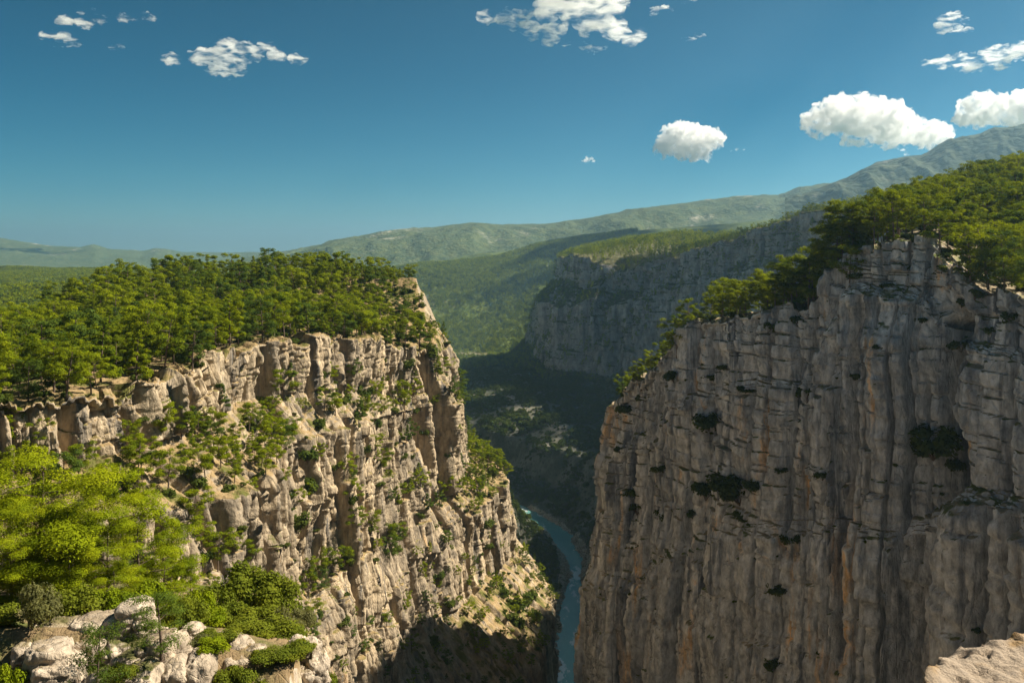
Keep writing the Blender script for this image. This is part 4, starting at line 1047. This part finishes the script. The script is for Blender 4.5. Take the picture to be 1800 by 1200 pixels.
# ---------------------------------------------------------------- foreground trees and bushes
bpy.context.view_layer.update(); DG = bpy.context.evaluated_depsgraph_get()
def ground(x, y):
    ok, loc, *_ = scene.ray_cast(DG, Vector((x, y, 5)), Vector((0, 0, -1))); return loc.z if ok else H_spur(np.array(x), np.array(y)).item()
for (px, ptop, Y, k, wd, lab) in [
        (110, 890, 57, 1, 1.2, 'bushy bright pine in front of the tallest one'), (-40, 900, 54, 0, 1.2, 'bright pine mostly outside the photo edge'), (190, 930, 58, 0, 1.2, 'middle bright pine between two taller ones, above the flat-topped boulder'), (285, 985, 59, 1, 1.1, 'lower bright pine at the end of the bright clump'),
        (70, 800, 60, 0, 1.25, 'tallest bright pine rising behind the pale boulders'), (165, 860, 62, 1, 1.25, 'wide bright pine beside the tallest one, behind the boulders'), (-10, 840, 58, 1, 1.2, 'bright pine cut by the edge of the photo'),
        (245, 915, 61, 0, 1.15, 'bright pine with layered boughs behind the cap rock stack'), (20, 935, 55, 0, 1.1, 'lower bright pine directly behind the pale half-hidden boulder'), (120, 965, 56, 1, 1.1, 'low spreading pine close behind the long low boulder'), (300, 905, 66, 2, 1.3, 'green conical pine at the back of the bright clump'), (335, 975, 64, 2, 1.2, 'shorter conical pine at the edge of the bright clump'), (200, 1000, 56, 1, 1.2, 'low bright pine just above the flat-topped boulder')]:
    x = (px - 900) / FPX * Y; g = ground(x, Y); top = (HOR - ptop) / FPX * Y; hgt = max(top - g, 3) / 10
    plant('pine_tree', NEAR_PINES[k], ('trunk', 'crown'), (x, Y, g - .1), (hgt * wd, hgt * wd, hgt), rng.uniform(0, 6.28), label=lab, category='tree')
for (px, ptop, pbase, Y, k, lab) in [(168, 1100, 1195, 41.5, 3, 'small sparse pine standing in front of the pale boulders'), (284, 1040, 1150, 44.0, 3, 'slender sparse pine beside the smooth tilted slab')]:
    p = fg(px, pbase, Y); h_ = (pbase - ptop) / FPX * Y / 10
    g = ground(p.x, p.y); hh = (p.z - g) / 10 + h_
    plant('pine_tree', NEAR_PINES[k], ('trunk', 'crown'), (p.x, p.y, g - .05), (h_ * 1.5, h_ * 1.5, hh), rng.uniform(0, 6.28), label=lab, category='tree')
fgb = [(50, 1075, 46, 46.5, 2, 'grey-green broom bush above the half-hidden pale boulder'), (12, 1165, 36, 42.5, 4, 'yellow-green bush low at the edge of the photo'), (40, 1215, 30, 41.5, 4, None), (150, 1070, 40, 49.5, 0, None), (95, 1060, 40, 50.0, 1, None), (200, 1060, 36, 50.0, 4, None), (300, 1075, 34, 49.0, 1, None),
    (425, 1050, 48, 60, 3, 'large round oak bush beneath the tan cliff'), (375, 1060, 40, 58, 0, None), (480, 1065, 46, 60, 3, 'brownish tall bush next to the large round oak bush'), (345, 1060, 34, 54, 4, 'vivid yellow-green bush behind the small pale knob of rock'), (365, 1095, 30, 52, 4, None), (400, 1090, 40, 54, 1, None), (450, 1100, 44, 54, 1, None), (500, 1110, 40, 54, 2, 'pale grey bush at the brink near the rocky rib'), (520, 1100, 30, 58, 2, None), (470, 1130, 40, 50, 0, None), (430, 1120, 34, 51, 1, None), (505, 1145, 34, 50, 0, None), (385, 1150, 34, 47.0, 1, None), (370, 1175, 30, 45.5, 4, None), (410, 1195, 34, 44.5, 1, None), (470, 1185, 28, 46.0, 0, None), (515, 1185, 34, 46.5, 1, None), (355, 1150, 26, 46.5, 2, None), (575, 1195, 20, 49, 1, None), (300, 1120, 28, 46.8, 1, None), (440, 1205, 28, 44, 1, None), (330, 1080, 34, 50, 0, None), (550, 1120, 24, 53, 1, None), (260, 1050, 40, 52, 4, None), (10, 1090, 36, 47.5, 1, None), (530, 1160, 22, 48, 0, None), (215, 1190, 24, 42.5, 0, 'small dark bush beside the front pine'), (140, 1205, 30, 42, 2, None)]
for (px, py, r, Y, k, lab) in fgb:
    p = fg(px, py, Y); rm = r / FPX * Y * 1.12; zb_ = ground(p.x, p.y) - .08
    hz = min(max(p.z + rm * .7 - zb_, rm * .6), rm * 2.2)
    pr = dict(label=lab or 'leafy green bush in the thicket around the pale boulders', category='bush')
    if not lab: pr['group'] = 'bushes around the pale boulders'
    plant('bush', NEAR_BUSHES[k], ('stem', 'foliage'), (p.x, p.y, zb_), (rm, rm, hz), rng.uniform(0, 6.28), **pr)

# ---------------------------------------------------------------- ledge by the viewpoint
gx = np.concatenate([np.linspace(-3.5, 1.2, 40)[:-1], np.linspace(1.2, 3.0, 170)[:-1], np.linspace(3.0, 7, 40)]); gy = np.concatenate([np.linspace(-4, 3.2, 50)[:-1], np.linspace(3.2, 4.3, 130)[:-1], np.linspace(4.3, 4.9, 16)])
GX, GY = np.meshgrid(gx, gy, indexing='ij')
edge = np.interp(GX, [-3.5, 0.2, 1.30, 1.50, 1.64, 1.80, 1.98, 2.3, 7], [.3, .4, 1.6, 3.0, 3.58, 3.76, 3.88, 3.93, 3.98]) + .07 * fbm(GX / .25, GX * 0, 4, 12)
over = GY - edge
hz = -1.72 + .07 * fbm(GX / .6, GY / .6, 4, 13) + .035 * fbm(GX / .15, GY / .15, 5, 14) + .02 * (voro(GX / .11, GY / .11, 15)[2] - .5) - .05 * np.clip(voro(GX / .07 + fbm(GX / .1, GY / .1, 2, 9), GY / .07, 16)[2] - .8, 0, 1) * 4
hz = hz + .03 * np.exp(-(over / .16) ** 2) * (1 + fbm(GX / .1, GY / .1, 3, 16))
hz = hz - np.clip(over, 0, 9) ** .8 * 6 + np.where(over > 0, .1 * fbm(GX / .2, hz, 3, 17), 0)
lp = np.stack([GX, GY, hz], -1)
m, nt, out = new_mat('sandy viewpoint rock'); b = NB(nt)
n = b.noise(b.pos(), 3.0, 8, .65); f_ = b.noise(b.pos(), 22.0, 6, .7); pt = b.noise(b.pos((1, 1, 1), (4, 4, 4)), 1.6, 4, .6)
c = b.mix(b.ramp(n, .35, .65), (.27, .165, .065), (.33, .22, .105)); c = b.mix(b.ramp(f_, .54, .66, 0, .8), c, (.13, .08, .045)); c = b.mix(b.ramp(pt, .55, .62, 0, .8), c, (.36, .30, .245))
nt.links.new(b.principled(c, .95, b.bump(b.math('ADD', n, f_), .035, 1.0), .1), out.inputs[0])
structure('ledge_terrain', np_mesh('ledge_terrain', lp, grid_faces(*lp.shape[:2])[:, ::-1], m))

# ---------------------------------------------------------------- clouds
def cloud_mat(name, dens, nsc, thr, stretch=(1, 1, 1), det=5, rgh=.54):
    m, nt, out = new_mat(name); b = NB(nt)
    n = b.noise(b.pos(tuple(nsc * s for s in stretch)), 1.0, det, rgh, .5)
    d = b.ramp(n, thr, thr + .20, 0, dens)
    v = b.n('ShaderNodeVolumeScatter'); b.set(v.inputs['Density'], d); v.inputs['Color'].default_value = (.995, .995, .995, 1); v.inputs['Anisotropy'].default_value = .35
    nt.links.new(v.outputs[0], out.inputs['Volume']); return m
CM = {'puff': cloud_mat('cumulus', .034, .008, .445, (1, 1, 1), 6, .58), 'wisp': cloud_mat('torn cloud', .022, .010, .475, (.6, .6, 2.0), 7, .60)}
def cloud(px, py, w, h, kind, label, Z=1900.0, n=26, seed=0, lobes=None, deep=.3):
    """a bank of round lobes fused into one skin and filled with droplets"""
    r = np.random.default_rng(seed + 400)
    D = Z * FPX / (HOR - py); W = w / FPX * D; Hh = h / FPX * D
    parts = []; i = np.array([[0, 0, 0]])
    import bmesh
    bm = bmesh.new()
    def ball(x, y, z, rx, ry, rz):
        mt = Matrix.Translation((x, y, z)) @ Matrix.Diagonal((rx, ry, rz, 1)); bmesh.ops.create_icosphere(bm, subdivisions=2, radius=1.0, matrix=mt)
    if lobes:
        for (a, c_, ra, rb) in lobes:
            k = max(2, int(ra / max(rb, .04) * 1.6))
            for q in range(k):
                t = (q + .5) / k * 2 - 1; e = math.sqrt(max(0, 1 - t * t))
                s_ = rb * Hh * (.55 + .5 * e) * r.uniform(.75, 1.15)
                ball((a + t * ra * .9) * W * .5, r.uniform(-.2, .2) * W * .4, (c_ + r.uniform(-.12, .12) * rb) * Hh * .5, s_ * 1.15, s_ * 1.2, s_ * (.8 if kind == 'puff' else .62))
    else:
        for q in range(n):
            t = r.uniform(-1, 1); e = math.sqrt(1 - t * t)
            s_ = Hh * r.uniform(.16, .30) * (.55 + .6 * e)
            z = r.uniform(-.28, .42 * e + .02) * Hh
            ball(t * W * .42, r.uniform(-.5, .5) * W * deep, z, s_ * 1.25, s_ * 1.3, s_ * (1.0 if kind == 'puff' else .55))
    me = bpy.data.meshes.new('cloud'); bm.to_mesh(me); bm.free(); me.materials.append(CM[kind])
    o = link('cloud', me, label=label, category='cloud')
    o.location = ((px - 900) / FPX * D, D, Z)
    md = o.modifiers.new('fuse', 'REMESH'); md.mode = 'VOXEL'; md.voxel_size = max(Hh / 22, 5)
    tx = bpy.data.textures.new('puffs', 'CLOUDS'); tx.noise_scale = Hh * .20; tx.noise_depth = 4
    md = o.modifiers.new('puffs', 'DISPLACE'); md.texture = tx; md.texture_coords = 'GLOBAL'; md.strength = Hh * .42; md.mid_level = .5
    return o
cloud(185, 33, 205, 30, 'wisp', 'long thin torn cloud, upper of the pair near the corner', lobes=[(-.55, -.3, .30, .5), (.05, .2, .5, .45), (.55, .25, .42, .42), (-.3, .7, .3, .25)], seed=1)
cloud(105, 69, 96, 40, 'wisp', 'small ragged cloud below the long thin one near the corner', lobes=[(-.45, .4, .4, .3), (.2, -.3, .5, .36), (.0, .2, .3, .28)], seed=2)
cloud(203, 83, 56, 16, 'wisp', 'tiny flat cloud wisp above the isolated long cloud', lobes=[(0, 0, .6, .5)], seed=3)
cloud(408, 103, 272, 62, 'wisp', 'isolated long pale cloud with a hanging tail over the mesa', lobes=[(-.6, -.05, .35, .3), (-.15, .15, .35, .5), (-.05, -.6, .22, .34), (.3, .5, .3, .26), (.35, -.05, .4, .2), (.72, .05, .25, .28), (.1, .45, .25, .4)], seed=4)
cloud(985, 40, 300, 120, 'wisp', 'largest cloud, a torn white bank cut by the top of the photo', lobes=[(-.75, .10, .22, .13), (-.5, -.05, .3, .17), (-.2, -.30, .28, .16), (-.02, -.48, .2, .11), (-.35, .22, .2, .10), (.05, .5, .25, .32), (.35, .75, .3, .4), (.1, 1.1, .4, .4), (.35, .2, .2, .25), (.52, -.12, .25, .22), (.72, -.38, .25, .2), (.4, -.72, .2, .09), (-.25, .75, .2, .12)], seed=5)
cloud(1162, 21, 42, 26, 'wisp', 'small round cloud beside the largest cloud bank', n=14, seed=6)
cloud(1213, 2, 36, 18, 'wisp', 'cloudlet touching the top edge past the round one', n=10, seed=16)
cloud(1222, 66, 66, 24, 'wisp', 'faint slanting cloud streak below the small round cloud', lobes=[(-.4, -.35, .4, .3), (.2, .3, .4, .3)], seed=7)
cloud(1673, 44, 64, 40, 'wisp', 'single small white cloud high above the mountain', n=16, seed=8)
cloud(1715, 103, 215, 56, 'wisp', 'broad double cloud bank above the mountain side', lobes=[(-.72, -.3, .25, .2), (-.3, -.05, .35, .34), (.15, -.35, .45, .36), (.55, .35, .45, .42), (.9, .6, .3, .4)], seed=9)
cloud(1545, 218, 250, 84, 'puff', 'big white cumulus with grey base left of the mountain', lobes=[(-.65, .1, .3, .42), (-.42, .35, .3, .5), (-.15, .1, .4, .55), (.1, .0, .2, .4), (.45, -.35, .4, .36), (.75, -.45, .25, .3), (-.3, -.7, .22, .16)], seed=10)
cloud(1760, 196, 150, 70, 'puff', 'white cumulus resting over the mountain top', lobes=[(-.7, -.35, .3, .3), (-.15, .1, .4, .55), (.3, -.1, .4, .5), (.7, .2, .4, .55)], seed=11)
cloud(1211, 250, 104, 60, 'puff', 'lone compact cumulus with a bright rounded top above the valley', lobes=[(-.5, -.2, .3, .45), (0, .2, .55, .6), (.45, .1, .4, .5), (0, -.45, .7, .36), (.15, -.8, .6, .2)], seed=12)
cloud(1033, 281, 28, 11, 'puff', 'tiny cloudlet hanging low over the far hills', n=10, seed=13)
cloud(1297, 265, 34, 9, 'wisp', 'tiny flat cloudlet beside the lone compact cumulus', n=8, seed=14)
cloud(1590, 268, 18, 18, 'wisp', 'tiny wisp standing over the mountain ridge', n=6, seed=15)

cloud(1793, -330, 330, 80, 'puff', 'cumulus just above the top of the photo whose shadow lies on the dark far ridge', seed=20, n=70, deep=.9)
shade_cloud = cloud(2913, -1315, 300, 100, 'puff', 'unseen cloud added outside the frame to shade the gorge below the far cliff', seed=21, n=90, deep=2.1)
shade_cloud.location = (-15 + 3094 * sx, 1050 + 3094 * sy, -250 + 3094 * sz)  # added unseen cloud, set along the sun's direction to shade the gorge slope

# ---------------------------------------------------------------- haze
zb, zt = -312.0, 640.0
v = [(x, y, z) for x in (-26000, 26000) for y in (-1200, 32000) for z in (zb, zt)]
f = [(0, 1, 3, 2), (4, 6, 7, 5), (0, 4, 5, 1), (2, 3, 7, 6), (0, 2, 6, 4), (1, 5, 7, 3)]
hm, nt, out = new_mat('haze'); pv = nt.nodes.new('ShaderNodeVolumePrincipled')
pv.inputs['Color'].default_value = (.44, .74, .97, 1); pv.inputs['Density'].default_value = HAZE_DENSITY; pv.inputs['Anisotropy'].default_value = .6
nt.links.new(pv.outputs[0], out.inputs['Volume'])
haze = link('haze', np_mesh('haze', v, np.array(f), hm, False), kind='stuff', label='thin pale blue haze filling the air of the whole valley', category='haze')
